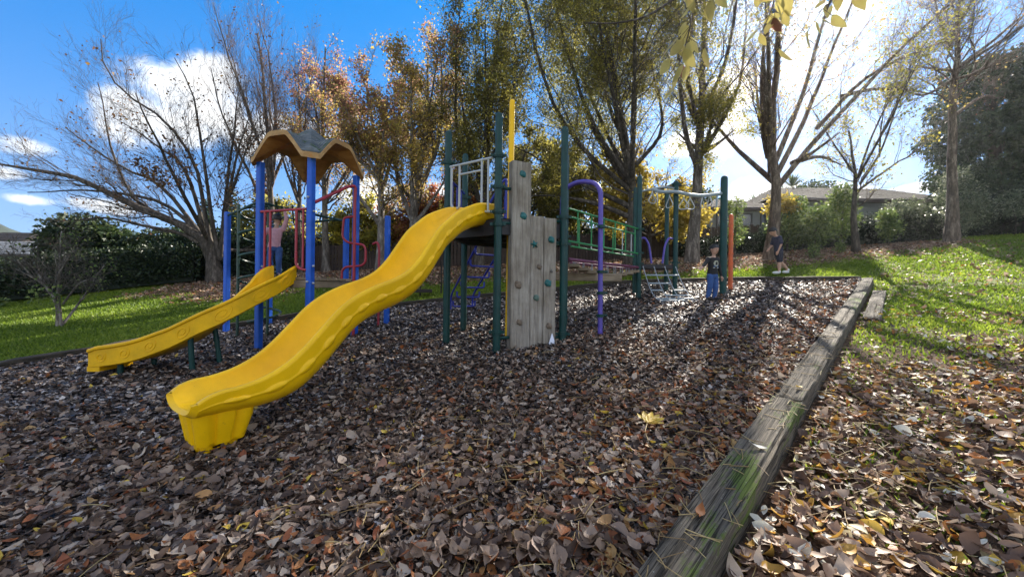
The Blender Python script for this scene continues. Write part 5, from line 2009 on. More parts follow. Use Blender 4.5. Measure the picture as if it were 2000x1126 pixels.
# sword-leaved palms behind the house
def palm(base, h, heads, label, seed):
    r = np.random.default_rng(seed)
    bz = float(gz(*base))
    root = empty('cabbage_palm', (base[0], base[1], bz), label, 'palm')
    P, R = [], []
    for (dx, dz) in heads:
        P.append(catmull([(0, 0, -.1), (dx * .4, 0, dz * .5), (dx, .1 * dx, dz)], 8))
        R.append(np.linspace(.13, .09, 8))
    V, F = tubes_np(np.array(P), np.array(R), 7)
    link('trunk', np_mesh('trunk', V, F, M_BARK_D, True), root)
    vs, n = [], 0
    for (dx, dz) in heads:
        k = 90
        d = rand_dirs(r, k)
        d[:, 2] = d[:, 2] * .8 + .25
        d /= np.linalg.norm(d, axis=1, keepdims=True)
        Lf = h * (.8 + .4 * r.random(k))[:, None]
        s = np.cross(d, [0, 0, 1.])
        s /= np.linalg.norm(s, axis=1, keepdims=True) + 1e-9
        b0 = np.array([dx, .1 * dx, dz]) + d * .08
        md = b0 + d * Lf * .55
        tp = b0 + d * Lf
        tp[:, 2] -= .18 * Lf[:, 0]
        w = .035
        vs.append(np.stack([b0 - s * .02, b0 + s * .02, md + s * w, md - s * w], 1))
        vs.append(np.stack([md - s * w, md + s * w, tp + s * .004, tp - s * .004], 1))
        n += 2 * k
    V = np.vstack(vs).reshape(-1, 3)
    F = np.arange(4 * n).reshape(n, 4)
    link('crown', np_mesh('crown', V, F, L_PALM, False, tone=r.random(n)), root)


palm((18.6, 25.6), 1.05, [(0, 4.5), (.5, 3.8), (-.5, 3.6)], 'tallest cabbage palm behind the house roof', 91)
palm((16.2, 25.8), .95, [(0, 3.4), (.6, 3.0)], 'cabbage palm behind the low roof, right of the forked trunk', 92)
palm((13.0, 25.3), .95, [(0, 3.3), (-.7, 2.9)], 'cabbage palm behind the low roof, left of the forked trunk', 93)
palm((25.4, 25.6), .95, [(0, 2.8), (.7, 2.6), (-.8, 2.5)], 'squat cabbage palm behind the right end of the roof', 94)
palm((22.0, 25.4), .9, [(0, 3.5), (.5, 3.0)], 'cabbage palm behind the middle of the house roof', 95)
# ------------------------------------------------------------------ houses
M_WALL = paint('pale_weatherboard', (.25, .27, .26), .7, .08, 4)
M_WALL2 = paint('grey_green_wall', (.26, .29, .27), .7, .08, 4)
M_TILE = wood('roof_tiles', [(.3, (.012, .010, .009)), (.5, (.03, .025, .022)), (.75, (.10, .085, .078))], (1, 1, 1), 7, .95, .3)
M_TILE.node_tree.nodes['Principled BSDF'].inputs['Specular IOR Level'].default_value = .08
M_TILE2 = wood('grey_roof_tiles', [(.25, (.10, .11, .12)), (.8, (.24, .25, .26))], (1, 1, 1), 3, .75, .3)
M_FRAME = paint('window_frame', (.10, .10, .10), .5, .1, 5)
m, nt, b = new_mat('window_glass')
b.inputs['Base Color'].default_value = (.03, .05, .07, 1)
b.inputs['Roughness'].default_value = .05
b.inputs['Specular IOR Level'].default_value = .9
M_GLASS = m
M_GUTTER = paint('brown_gutter', (.07, .05, .045), .5, .15, 5)


def roof_plane(root, p00, p10, p01, p11, mat, tw=.30, ch=.36):
    """a slab with overlapping tile courses; p00-p10 eave, p01-p11 ridge"""
    p00, p10, p01, p11 = [Vector(p) for p in (p00, p10, p01, p11)]
    n = (p10 - p00).cross(p01 - p00).normalized()
    if n.z < 0:
        n = -n
    sl = MB()
    vs = [p00, p10, p11, p01] + [p - n * .06 for p in (p00, p10, p11, p01)]
    sl.add(vs, [(0, 1, 2, 3), (7, 6, 5, 4), (0, 4, 5, 1), (1, 5, 6, 2), (2, 6, 7, 3), (3, 7, 4, 0)])
    ro = sl.build('roof', mat, root, False)
    nc = max(2, int((p01 - p00).length / ch))
    t = MB()
    for c in range(nc):
        a0, a1 = c / nc, min(1.0, (c + 1.12) / nc)
        e0, e1 = p00.lerp(p01, a0), p10.lerp(p11, a0)
        f0, f1 = p00.lerp(p01, a1), p10.lerp(p11, a1)
        k = max(1, int((e1 - e0).length / tw))
        for j in range(k):
            b0, b1 = (j + .02) / k, (j + .97) / k
            h = .035 + .008 * random.random()
            q = [e0.lerp(e1, b0) + n * h, e0.lerp(e1, b1) + n * h, f0.lerp(f1, b1) + n * .012, f0.lerp(f1, b0) + n * .012, e0.lerp(e1, b0) + n * .004, e0.lerp(e1, b1) + n * .004]
            t.add(q, [(0, 1, 2, 3), (4, 5, 1, 0)])
    o = t.build('tiles', mat, ro, False)
    o['kind'] = 'stuff'
    return ro


def window(root, c, w, h, rz, panes=2):
    """window set into a wall whose outward normal is -Y rotated by rz"""
    R = Matrix.Rotation(rz, 3, 'Z')
    c = Vector(c)
    f = MB()
    t = .06
    for (x, z, sx, sz) in ((0, h / 2 - t / 2, w, t), (0, -h / 2 + t / 2, w, t), (-w / 2 + t / 2, 0, t, h - 2 * t), (w / 2 - t / 2, 0, t, h - 2 * t)):
        f.box(c + R @ Vector((x, -.03, z)), (sx, .08, sz), rz)
    for k in range(1, panes):
        f.box(c + R @ Vector((-w / 2 + w * k / panes, -.03, 0)), (.045, .07, h - 2 * t), rz)
    fo = f.build('window', M_FRAME, root, False)
    g = MB()
    g.box(c + R @ Vector((0, -.015, 0)), (w - 2 * t, .02, h - 2 * t), rz)
    g.build('pane', M_GLASS, fo, False)
    return fo


def house(name, label, x0, x1, y0, y1, zb, ze, zr, wall, tile, wins=(), hip=1.6, tc=(.34, .4)):
    root = empty(name, ((x0 + x1) / 2, y0, zb), label, 'house')
    w = MB()
    w.box(((x0 + x1) / 2, (y0 + y1) / 2, (zb + ze) / 2), (x1 - x0, y1 - y0, ze - zb))
    wo = w.build('wall', wall, root, False)
    bd = MB()
    z = zb + .1
    while z < ze - .1:
        bd.add([(x0, y0 - .03, z), (x1, y0 - .03, z), (x1, y0 - .006, z + .17), (x0, y0 - .006, z + .17), (x0, y0 - .002, z), (x1, y0 - .002, z)], [(0, 1, 2, 3), (4, 5, 1, 0)])
        z += .18
    o = bd.build('weatherboards', wall, wo, False)
    o['kind'] = 'stuff'
    ov = .5
    ym = (y0 + y1) / 2
    roof_plane(root, (x0 - ov, y0 - ov, ze - .05), (x1 + ov, y0 - ov, ze - .05), (x0 + hip, ym, zr), (x1 - hip, ym, zr), tile, *tc)
    roof_plane(root, (x1 + ov, y1 + ov, ze - .05), (x0 - ov, y1 + ov, ze - .05), (x1 - hip, ym, zr), (x0 + hip, ym, zr), tile, 1.2, .8)
    roof_plane(root, (x0 - ov, y1 + ov, ze - .05), (x0 - ov, y0 - ov, ze - .05), (x0 + hip, ym + .01, zr), (x0 + hip, ym - .01, zr), tile, *tc)
    roof_plane(root, (x1 + ov, y0 - ov, ze - .05), (x1 + ov, y1 + ov, ze - .05), (x1 - hip, ym - .01, zr), (x1 - hip, ym + .01, zr), tile, *tc)
    g = MB()
    g.bevbox(((x0 + x1) / 2, y0 - ov - .05, ze - .12), (x1 - x0 + 2 * ov, .10, .13), .02)
    g.build('gutter', M_GUTTER, root, False)
    s = MB()
    s.box(((x0 + x1) / 2, y0 - ov / 2, ze - .14), (x1 - x0 + ov, ov - .06, .03))
    s.build('soffit', M_GUTTER, root, False)
    for (wx, wz, ww, wh, p) in wins:
        window(root, (wx, y0 - .035, wz), ww, wh, 0, p)
    return root


house('house', 'long low house with a brown tiled roof behind the hedge and shrubs', 14.6, 24.2, 21.3, 26.3, 4.4, 6.55, 7.85, M_WALL, M_TILE, [(15.15, 5.75, .75, .75, 1), (21.0, 5.7, 1.5, .9, 2)])
house('house', 'lower house wing with tiled roof and windows left of the forked trunk', 10.6, 14.4, 20.6, 24.6, 3.6, 5.85, 6.75, M_WALL, M_TILE, [(11.3, 5.2, .8, .8, 1), (12.4, 5.25, .8, .7, 1), (13.6, 5.25, .7, .7, 1)], hip=1.2)
house('house', 'grey roofed house beyond the left hedge', -43, -31.5, 28, 34, .5, 3.5, 4.7, M_WALL2, M_TILE2, [(-33, 2.4, 1.2, .9, 2)], tc=(.5, .5))
house('house', 'pale roofed house behind the limbs of the big bare tree', -30, -25, 31, 36, 1.5, 4.55, 5.6, M_WALL, M_TILE2, [(-27, 3.6, 1.0, .9, 2)], tc=(.5, .5))
house('house', 'distant brick red roofed house at the left horizon', -100, -90, 70, 78, 5, 8.6, 11, M_WALL2, M_TILE, [], tc=(1.5, 1.2))

# ------------------------------------------------------------------ fences: rails, posts and single boards
def board_mesh(w, h, th):
    m = MB()
    m.bevbox((0, 0, h / 2), (w, th, h), .006)
    me = bpy.data.meshes.new('board')
    me.from_pydata(m.v, [], m.f)
    me.materials.append(M_FENCE)
    me.update()
    return me


def fence(label, pts, hgt, w=.15, seed=0):
    r = np.random.default_rng(seed)
    c0 = pts[0]
    root = empty('timber_fence', gp(*c0), label, 'fence')
    ms = [board_mesh(w - .012, hgt * k, .022) for k in (1.0, .97, 1.03)]
    for a, b2 in zip(pts[:-1], pts[1:]):
        A2, B2 = Vector((a[0], a[1], 0)), Vector((b2[0], b2[1], 0))
        L = (B2 - A2).length
        d = (B2 - A2) / L
        ang = math.atan2(d.y, d.x)
        n = int(L / w)
        for i in range(n):
            p = A2 + d * (i + .5) * L / n
            o = link('board', ms[r.integers(0, 3)], root, (p.x, p.y, float(gz(p.x, p.y)) + .02 + .015 * r.random()))
            o.rotation_euler = (.015 * r.normal(), .012 * r.normal(), ang)
        qn = Vector((-d.y, d.x, 0))
        for hh in (.25, .8):
            m = MB()
            m.tube([A2 + qn * .045 + Vector((0, 0, float(gz(A2.x, A2.y)) + hgt * hh)), B2 + qn * .045 + Vector((0, 0, float(gz(B2.x, B2.y)) + hgt * hh))], .035, 4)
            m.build('rail', M_FENCE, root, False)
        k = max(1, int(L / 2.4))
        for i in range(k + 1):
            p = A2 + d * L * i / k + qn * .13
            m = MB()
            g = float(gz(p.x, p.y))
            m.bevbox((p.x, p.y, g + hgt * .5 - .1), (.1, .1, hgt + .2), .01, ang)
            m.build('post', M_FENCE, root, False)
    return root


fence('dark paling fence running behind the roofed tower and wavy slide', [(-10.2, 17.9), (-4.5, 17.5), (1.0, 17.2), (5.4, 17.3)], 1.15, .15, 5)
fence('short brown paling fence behind the small boy and the orange pole', [(5.6, 17.4), (8.6, 17.45), (11.3, 17.6)], 1.2, .15, 6)

# ------------------------------------------------------------------ small picnic bench on the lawn beyond the bark
bn = empty('picnic_bench', gp(-2.55, 10.75), 'low dark timber bench with thin posts on the lawn behind the wavy slide', 'bench')
g = float(gz(-2.55, 10.75))
m = MB()
m.bevbox((-2.55, 10.75, g + .12), (.62, .34, .10), .012, .2)
m.build('seat', M_DARKWOOD, bn, False)
for (x, y, h) in ((-2.58, 10.8, .62), (-2.02, 10.95, .9), (-2.98, 10.7, .28)):
    m = MB()
    m.tube([(x, y, float(gz(x, y)) - .1), (x, y, float(gz(x, y)) + h)], .022, 8)
    m.build('leg', M_DARKWOOD, bn)

# ------------------------------------------------------------------ people
M_SKIN = paint('skin', (.46, .27, .19), .5, .08, 12, bmp=0)
M_HAIR = paint('black_hair', (.010, .009, .009), .45, .3, 40, bmp=.3)
M_TEE = paint('black_cloth', (.014, .014, .016), .85, .25, 20)
M_TEEN = paint('navy_cloth', (.018, .022, .05), .85, .25, 20)
M_SHORTS = paint('dark_shorts', (.015, .016, .03), .85, .25, 20)
M_JEANS = paint('blue_denim', (.035, .085, .24), .85, .3, 18)
M_PINK = paint('pink_cloth', (.55, .30, .34), .85, .15, 20)
M_SHOE = paint('dark_shoes', (.02, .016, .015), .6, .3, 20)
M_SHOEW = paint('white_shoes', (.62, .62, .62), .6, .12, 20)
M_EYE = paint('dark_eyes', (.01, .008, .008), .2, .1, 20, bmp=0)
M_LIP = paint('lips', (.36, .13, .11), .5, .1, 20, bmp=0)
M_PRINT = paint('shirt_print_pale', (.40, .40, .30), .8, .5, 28)
M_PRINT2 = paint('shirt_print_blue', (.06, .12, .24), .8, .5, 28)
M_PRINT3 = paint('shirt_print_dark', (.02, .02, .025), .8, .5, 28)
M_PRINT4 = paint('shirt_print_lettering', (.5, .5, .48), .8, .5, 60)


def capsules(name, parts, mat, parent, Tm, voxel=.009, smooth=2):
    """one continuous surface: overlapping tapered capsules and rings fused by a voxel remesh
    parts: ('c', a, b, ra, rb) tapered capsule, ('e', centre, (rx,ry,rz)) ellipsoid, ('l', [(centre, rx, ry)...]) stacked oval rings"""
    m = MB()
    po = Vector(org(parent))
    for p in parts:
        if p[0] == 'c':
            a, b, ra, rb = Vector(p[1]), Vector(p[2]), p[3], p[4]
            m.tube([a, (a + b) / 2, b], [ra, (ra + rb) / 2, rb], 12)
            m.ball(a, ra * 1.0, 12, 8)
            m.ball(b, rb * 1.0, 12, 8)
        elif p[0] == 'e':
            m.ball(p[1], p[2], 16, 12)
        else:
            rows = []
            n = 18
            L = p[1]
            for (c, rx, ry) in L:
                rows.append([Vector(c) + Vector((rx * cos(2 * pi * k / n), ry * sin(2 * pi * k / n), 0)) for k in range(n)])
            b0 = len(m.v)
            m.grid(rows, closed_u=True)
            m.f.append(tuple(range(b0 + n - 1, b0 - 1, -1)))
            m.f.append(tuple(b0 + (len(L) - 1) * n + k for k in range(n)))
            m.m += [0, 0]
    me = bpy.data.meshes.new(name)
    me.from_pydata([tuple(Tm @ Vector(v) - po) for v in m.v], [], m.f)
    me.materials.append(mat)
    o = link(name, me, parent)
    r = o.modifiers.new('remesh', 'REMESH')
    r.mode = 'VOXEL'
    r.voxel_size = voxel
    r.use_smooth_shade = True
    sm = o.modifiers.new('smooth', 'SMOOTH')
    sm.factor = .5
    sm.iterations = smooth
    return o


def hand_parts(w, d, side, s, curl=.35):
    """palm, four fingers and a thumb from the wrist point w, pointing along d"""
    d = Vector(d).normalized()
    _, u, v = frame(d)
    palm = w + d * .036 * s
    out = [('c', w, palm, .018 * s, .022 * s), ('e', palm + d * .008 * s, (.024 * s, .022 * s, .026 * s))]
    for off, ln in ((-.020, .044), (-.007, .052), (.007, .049), (.020, .038)):
        b = palm + u * off * s + d * .018 * s
        m1 = b + d * ln * .55 * s - v * curl * .012 * s
        t = b + d * ln * s - v * curl * .035 * s
        out += [('c', b, m1, .0082 * s, .0076 * s), ('c', m1, t, .0076 * s, .0062 * s)]
    b = w + d * .020 * s + u * .020 * s * side
    t = b + d * .034 * s + u * .020 * s * side
    out.append(('c', b, t, .0095 * s, .0075 * s))
    return out


def person(label, pos, rz, H, J, shirt, legs_mat, shoe, short=False, sleeve=1.0, lean=0, print_=False, hair_long=False, group=None):
    """J: joints in metres, local frame: x to the figure's left seen from the front, -y forward"""
    root = empty('person', pos, label, 'person', group)
    Tm = Matrix.Translation(pos) @ Matrix.Rotation(rz, 4, 'Z')
    s = H / 1.15
    V3 = lambda k: Vector(J[k])
    pel, ch_, nk, hd = V3('pelvis'), V3('chest'), V3('neck'), V3('head')
    hu = (hd - nk).normalized()

    def mixp(t):
        return pel + (ch_ - pel) * t

    def torso(k, lo, hi):
        rings = [(-.22, .078, .062), (-.08, .098, .078), (.10, .100, .078), (.40, .090, .070), (.70, .098, .072), (.95, .106, .070), (1.18, .100, .060), (1.34, .060, .046), (1.42, .036, .036)]
        return ('l', [(mixp(t), rx * k * s, ry * k * s) for t, rx, ry in rings if lo <= t <= hi])

    B = [torso(1.0, -.3, 1.5), ('c', mixp(1.3), hd - hu * .06 * s, .036 * s, .036 * s),
         ('e', hd + hu * .02 * s, (.074 * s, .084 * s, .090 * s)), ('e', hd - hu * .035 * s + Vector(J.get('face', (0, -1, 0))).normalized() * .012 * s, (.056 * s, .062 * s, .058 * s))]
    SH, LG = [torso(1.14, -.12, 1.36)], [('l', [(mixp(t), rx * s, ry * s) for t, rx, ry in ((-.30, .092, .078), (-.10, .112, .090), (.10, .112, .088), (.16, .104, .082))])]
    for sd in ('l', 'r'):
        sh, el, wr = V3('sh' + sd), V3('el' + sd), V3('wr' + sd)
        B += [('c', sh, el, .034 * s, .027 * s), ('c', el, wr, .027 * s, .018 * s)] + hand_parts(wr, wr - el, 1 if sd == 'l' else -1, s)
        SH.append(('c', mixp(1.12), sh, .060 * s, .047 * s))
        if sleeve > .5:
            SH += [('c', sh, el, .046 * s, .038 * s), ('c', el, wr - (wr - el) * .10, .038 * s, .028 * s)]
        else:
            SH.append(('c', sh, sh + (el - sh) * .72, .048 * s, .050 * s))
        hp, kn, an, to = V3('hp' + sd), V3('kn' + sd), V3('an' + sd), V3('to' + sd)
        B += [('c', hp, kn, .058 * s, .040 * s), ('c', kn, kn + (an - kn) * .35, .040 * s, .042 * s), ('c', kn + (an - kn) * .35, an, .042 * s, .025 * s), ('c', an, to, .027 * s, .022 * s)]
        if short:
            LG.append(('c', hp, hp + (kn - hp) * .80, .070 * s, .066 * s))
        else:
            LG += [('c', hp, kn, .068 * s, .054 * s), ('c', kn, an + (kn - an) * .05, .054 * s, .046 * s)]
    capsules('body', B, M_SKIN, root, Tm, .0065 * s, 3)
    shirt_o = capsules('shirt', SH, shirt, root, Tm, .009 * s, 3)
    capsules('shorts' if short else 'trousers', LG, legs_mat, root, Tm, .009 * s, 3)
    # shoes
    for sd in ('l', 'r'):
        an, to = Tm @ V3('an' + sd), Tm @ V3('to' + sd)
        d = (to - an)
        d.z = min(d.z, 0) * .3
        L = d.length
        d.normalize()
        m = MB()
        mid = (an + to) / 2 + Vector((0, 0, -.012 * s))
        ang = math.atan2(d.y, d.x)
        m.ball(mid + d * .015 * s, (L * .5 + .05 * s, .038 * s, .036 * s), 12, 8, 0, Matrix.Rotation(ang, 3, 'Z'))
        m.ball(an + Vector((0, 0, -.01 * s)), (.036 * s, .036 * s, .04 * s), 10, 7)
        m.build('shoe', shoe, root)
    # head details; forward direction of the face
    fw = (Matrix.Rotation(rz, 3, 'Z') @ Vector(J.get('face', (0, -1, 0)))).normalized()
    upv = (Matrix.Rotation(rz, 3, 'Z') @ hu).normalized()
    sdv = upv.cross(fw).normalized()
    fw = sdv.cross(upv).normalized()
    Rm = Matrix((sdv, fw, upv)).transposed()
    hc = Tm @ (hd + hu * .012 * s)
    m = MB()
    # hair cap: back and top, fringe at the front
    nu, nv = 20, 9
    rows = []
    for j in range(nv):
        row = []
        for i in range(nu):
            a = 2 * pi * i / nu
            front = max(0, cos(a - pi / 2))
            low = 2.05 - .80 * front ** .5 if not hair_long else 2.25 - 1.25 * front ** .6
            th = .02 + (low - .02) * j / (nv - 1)
            rr = (.098 + .012 * (.5 - random.random()) * (j > 0)) * s
            p = Vector((rr * .90 * sin(th) * cos(a), rr * 1.0 * sin(th) * sin(a) - .008 * s, rr * 1.04 * cos(th) + .012 * s))
            row.append(hc + Rm @ p)
        rows.append(row)
    inner = [[hc + (p - hc) * .93 for p in row] for row in rows[::-1]]
    m.grid(rows + inner, closed_u=True)
    m.build('hair', M_HAIR, root, True, 80)
    for x in (-.03, .03):
        m = MB()
        m.ball(hc + Rm @ Vector((x * s, .076 * s, .0)), (.010 * s, .006 * s, .006 * s), 8, 6, 0, Rm)
        m.build('eye', M_EYE, root)
    m = MB()
    m.ball(hc + Rm @ Vector((0, .086 * s, -.020 * s)), (.011 * s, .012 * s, .013 * s), 8, 6, 0, Rm)
    m.build('nose', M_SKIN, root)
    m = MB()
    m.ball(hc + Rm @ Vector((0, .076 * s, -.047 * s)), (.019 * s, .006 * s, .006 * s), 8, 6, 0, Rm)
    m.build('mouth', M_LIP, root)
    for x in (-1, 1):
        m = MB()
        m.ball(hc + Rm @ Vector((.084 * x * s, .0, -.012 * s)), (.010 * s, .018 * s, .024 * s), 8, 6, 0, Rm)
        m.build('ear', M_SKIN, root)
    if print_:
        pr = MB()
        c = Tm @ (ch_ + (pel - ch_) * .18)
        R3 = Matrix.Rotation(rz, 3, 'Z')

        def patch(outline, mi, d):
            front, back = [], []
            for (u, w) in outline:
                dep = (.106 * s) * .80 * sqrt(max(.05, 1 - (u / (.125 * s)) ** 2)) + d
                front.append(c + R3 @ Vector((u, -dep, w)))
                back.append(c + R3 @ Vector((u, -dep + .02, w)))
            n = len(outline)
            pr.add(front + back, [tuple(range(n))] + [(i, n + i, n + (i + 1) % n, (i + 1) % n) for i in range(n)], mi)
        circ = [(.060 * s * cos(a), .060 * s * sin(a) + .01) for a in np.linspace(0, 2 * pi, 20, endpoint=False)]
        patch(circ, 0, .0)
        patch([(-.058 * s, -.045 * s), (-.02 * s, -.015 * s), (.02 * s, -.02 * s), (.058 * s, -.045 * s), (.058 * s, -.062 * s), (-.058 * s, -.062 * s)], 1, .002)
        patch([(.026 * s * cos(a), .034 * s * sin(a) + .01) for a in np.linspace(0, 2 * pi, 12, endpoint=False)], 2, .004)
        patch([(-.064 * s, -.074 * s), (.064 * s, -.074 * s), (.064 * s, -.085 * s), (-.064 * s, -.085 * s)], 3, .002)
        pr.build('shirt_print', [M_PRINT, M_PRINT2, M_PRINT3, M_PRINT4], shirt_o, False)
    return root


boy = dict(pelvis=(0, 0, .555), chest=(.005, -.01, .82), neck=(.005, -.012, .925), head=(.012, -.03, 1.065),
           shl=(.125, 0, .875), ell=(.185, .0, .70), wrl=(.215, -.03, .52), shr=(-.12, 0, .875), elr=(-.225, -.02, .77), wrr=(-.335, -.05, .705),
           hpl=(.062, 0, .52), knl=(.066, -.03, .30), anl=(.055, .0, .075), tol=(.065, -.10, .035), hpr=(-.062, 0, .52), knr=(-.060, .0, .30), anr=(-.066, .05, .075), tor=(-.075, -.05, .035))
person('small boy in black long sleeved shirt and jeans, one arm held out', gp(4.23, 8.11, .012), .35, 1.19, boy, M_TEE, M_JEANS, M_SHOE, print_=True)
teen = dict(pelvis=(0, .0, .70), chest=(0, -.045, 1.02), neck=(0, -.09, 1.16), head=(0, -.17, 1.275), face=(0, -1, -.45),
            shl=(.13, -.05, 1.10), ell=(.155, -.03, .88), wrl=(.14, -.10, .69), shr=(-.13, -.06, 1.10), elr=(-.15, -.10, .88), wrr=(-.10, -.22, .78),
            hpl=(.07, 0, .65), knl=(.075, -.02, .36), anl=(.072, -.02, .085), tol=(.078, -.16, .04), hpr=(-.07, 0, .65), knr=(-.072, .12, .38), anr=(-.07, .34, .15), tor=(-.075, .25, .045))
person('walking child in navy t-shirt, dark shorts and white shoes, head bowed', gp(8.05, 11.62, .0), -pi / 2, 1.40, teen, M_TEEN, M_SHORTS, M_SHOEW, short=True, sleeve=.4)
s_ = .78
girl = dict(pelvis=(-.02, 0, .50), chest=(0, 0, .73), neck=(.01, 0, .83), head=(.02, .02, .955), face=(.3, 1, .1),
            shl=(.11, 0, .80), ell=(.16, -.02, .96), wrl=(.13, .0, 1.10), shr=(-.11, 0, .78), elr=(-.19, 0, .66), wrr=(-.20, -.06, .52),
            hpl=(.05, 0, .46), knl=(.055, -.03, .26), anl=(.05, .02, .07), tol=(.055, -.08, .03), hpr=(-.06, 0, .46), knr=(-.085, 0, .26), anr=(-.09, .04, .07), tor=(-.10, -.06, .03))
girl = {k: tuple(np.array(v) * .96) for k, v in girl.items()}
person('child in pink top and jeans reaching up inside the roofed tower', (-3.74, 6.06, 1.545), .3, .92, girl, M_PINK, M_JEANS, M_SHOE)
# ------------------------------------------------------------------ fallen leaves, bark chips, grass
def leaf_shapes(r, n, L, W, curl, cup):
    """n little curled leaves in their own frames: (n,8,3) verts, 6 faces each (quads, tips doubled)"""
    s = np.array([0, .14, .34, .58, .82, 1.0])
    w = np.array([.05, .62, 1.0, .93, .52, .03])
    P = np.zeros((n, 6, 3, 3))
    tw = (r.random(n) - .5) * .6
    for i in range(6):
        for j, sd in enumerate((-1, 0, 1)):
            P[:, i, j, 0] = L * (s[i] - .5)
            P[:, i, j, 1] = W * .5 * w[i] * sd * (1 + .14 * (r.random(n) - .5))
            P[:, i, j, 2] = curl * L * (2 * (s[i] - .45)) ** 2 + cup * W * abs(sd) * w[i] + L * .07 * (r.random(n) - .5) * abs(sd) + tw * W * sd * (s[i] - .5)
    return P.reshape(n, 18, 3)


LF = np.array([[3 * i + j, 3 * i + j + 1, 3 * i + j + 4, 3 * i + j + 3] for i in range(5) for j in range(2)])


def place(P, C, yaw, tilt, roll):
    cy, sy = np.cos(yaw), np.sin(yaw)
    ct, st = np.cos(tilt), np.sin(tilt)
    cr, sr = np.cos(roll), np.sin(roll)
    x, y, z = P[..., 0], P[..., 1], P[..., 2]
    y, z = y * cr[:, None] - z * sr[:, None], y * sr[:, None] + z * cr[:, None]
    x, z = x * ct[:, None] - z * st[:, None], x * st[:, None] + z * ct[:, None]
    x, y = x * cy[:, None] - y * sy[:, None], x * sy[:, None] + y * cy[:, None]
    return np.stack([x, y, z], -1) + C[:, None, :]


def scatter(r, n, x0, x1, y0, y1, dens):
    """rejection sampling of a density function on a box"""
    out = []
    got = 0
    while got < n:
        x = x0 + (x1 - x0) * r.random(n * 3)
        y = y0 + (y1 - y0) * r.random(n * 3)
        k = r.random(n * 3) < dens(x, y)
        out.append(np.stack([x[k], y[k]], 1))
        got += k.sum()
        if len(out) > 60:
            break
    return np.vstack(out)[:n]


def in_view(x, y, m=1.42):
    return (np.abs(x) < 1.22 * m * np.maximum(y, 0) + 1.1) & (y > .55)


LIT = [(0, (.028, .017, .012)), (.20, (.082, .048, .032)), (.40, (.19, .12, .082)), (.56, (.36, .26, .19)), (.70, (.62, .51, .40)), (.78, (.26, .075, .03)), (.86, (.34, .13, .04)), (.93, (.46, .30, .12)), (.97, (.60, .42, .05)), (1, (.50, .50, .44))]
M_LITTER = leafmat('fallen_leaves', LIT, .18, .6, .35)
M_LITTER_L = leafmat('pale_fallen_leaves', [(0, (.06, .035, .024)), (.25, (.16, .095, .065)), (.45, (.34, .22, .15)), (.60, (.52, .41, .31)), (.74, (.34, .11, .03)), (.82, (.48, .22, .05)), (.92, (.62, .44, .07)), (1, (.60, .58, .50))], .22, .6, .35)
M_CHIP = leafmat('bark_chips', [(0, (.014, .010, .008)), (.45, (.058, .043, .037)), (.72, (.17, .135, .12)), (1, (.62, .55, .50))], 0, .6, .5)
M_GRASS = leafmat('grass_blades', [(0, (.075, .13, .014)), (.5, (.18, .26, .026)), (1, (.34, .40, .05))], .5, .5, .3)
M_STRAW = leafmat('dry_stalks', [(0, (.20, .12, .05)), (.5, (.36, .24, .10)), (1, (.52, .40, .18))], .1, .6, .3)

r = np.random.default_rng(101)


def side_of_row(x, y):
    return (x - SL0[0]) * SLN[0] + (y - SL0[1]) * SLN[1]


def ds_bed(x, y):
    """leaf density on the bark: thick in the near right part, thin on the left and far"""
    s = -side_of_row(x, y)
    n = vnoise(x * .8, y * .8) * .6 + vnoise(x * 2.3, y * 2.3) * .4
    d = .16 + .84 * np.clip(1.35 - .17 * np.maximum(y - 1.0, 0) - .16 * np.maximum(s - 1.2, 0) + 1.5 * (n - .5), 0, 1)
    d = np.maximum(d, .55 * (1 - sstep(.2, 1.6, s)))
    near = 1 / (1 + (np.maximum(y, .8) / 3.2) ** 2.0)
    return np.where(in_poly(x, y) & in_view(x, y), d * near, 0)


def make_leaves(r, XY, size, mat, hfun, tonef, lift=.012, stack=.03, aspect=(.30, .72), big=None):
    n = len(XY)
    L = size * (.55 + .85 * r.random(n))
    W = L * (aspect[0] + (aspect[1] - aspect[0]) * r.random(n))
    P = leaf_shapes(r, n, L, W, (r.random(n) - .3) * .5, (r.random(n) - .3) * .55)
    z = hfun(XY[:, 0], XY[:, 1]) + lift + stack * r.random(n) ** 2 + .15 * L
    C = np.stack([XY[:, 0], XY[:, 1], z], 1)
    V = place(P, C, r.random(n) * 2 * pi, r.normal(size=n) * .38, r.normal(size=n) * .45)
    F = (LF[None] + (np.arange(n) * 18)[:, None, None]).reshape(-1, 4)
    t = tonef(r, XY, n)
    return V, F, np.repeat(t, 10), t


def tone_bed(r, XY, n):
    t = r.random(n)
    s = -side_of_row(XY[:, 0], XY[:, 1])
    # redder beside the timber row, greyer away from it
    red = np.exp(-(s / 1.1) ** 2)
    k = r.random(n)
    t = np.where(k < .10 + .28 * red, .72 + .2 * r.random(n), .66 * r.random(n) ** .85)
    t = np.where(r.random(n) < .012, .965, t)
    return t


def tone_lawn(r, XY, n):
    k = r.random(n)
    t = .60 * r.random(n)
    t = np.where(k < .2, .74 + .2 * r.random(n), t)
    t = np.where(k > .95, 1.0, t)
    return np.where(r.random(n) < .03, .965, t)


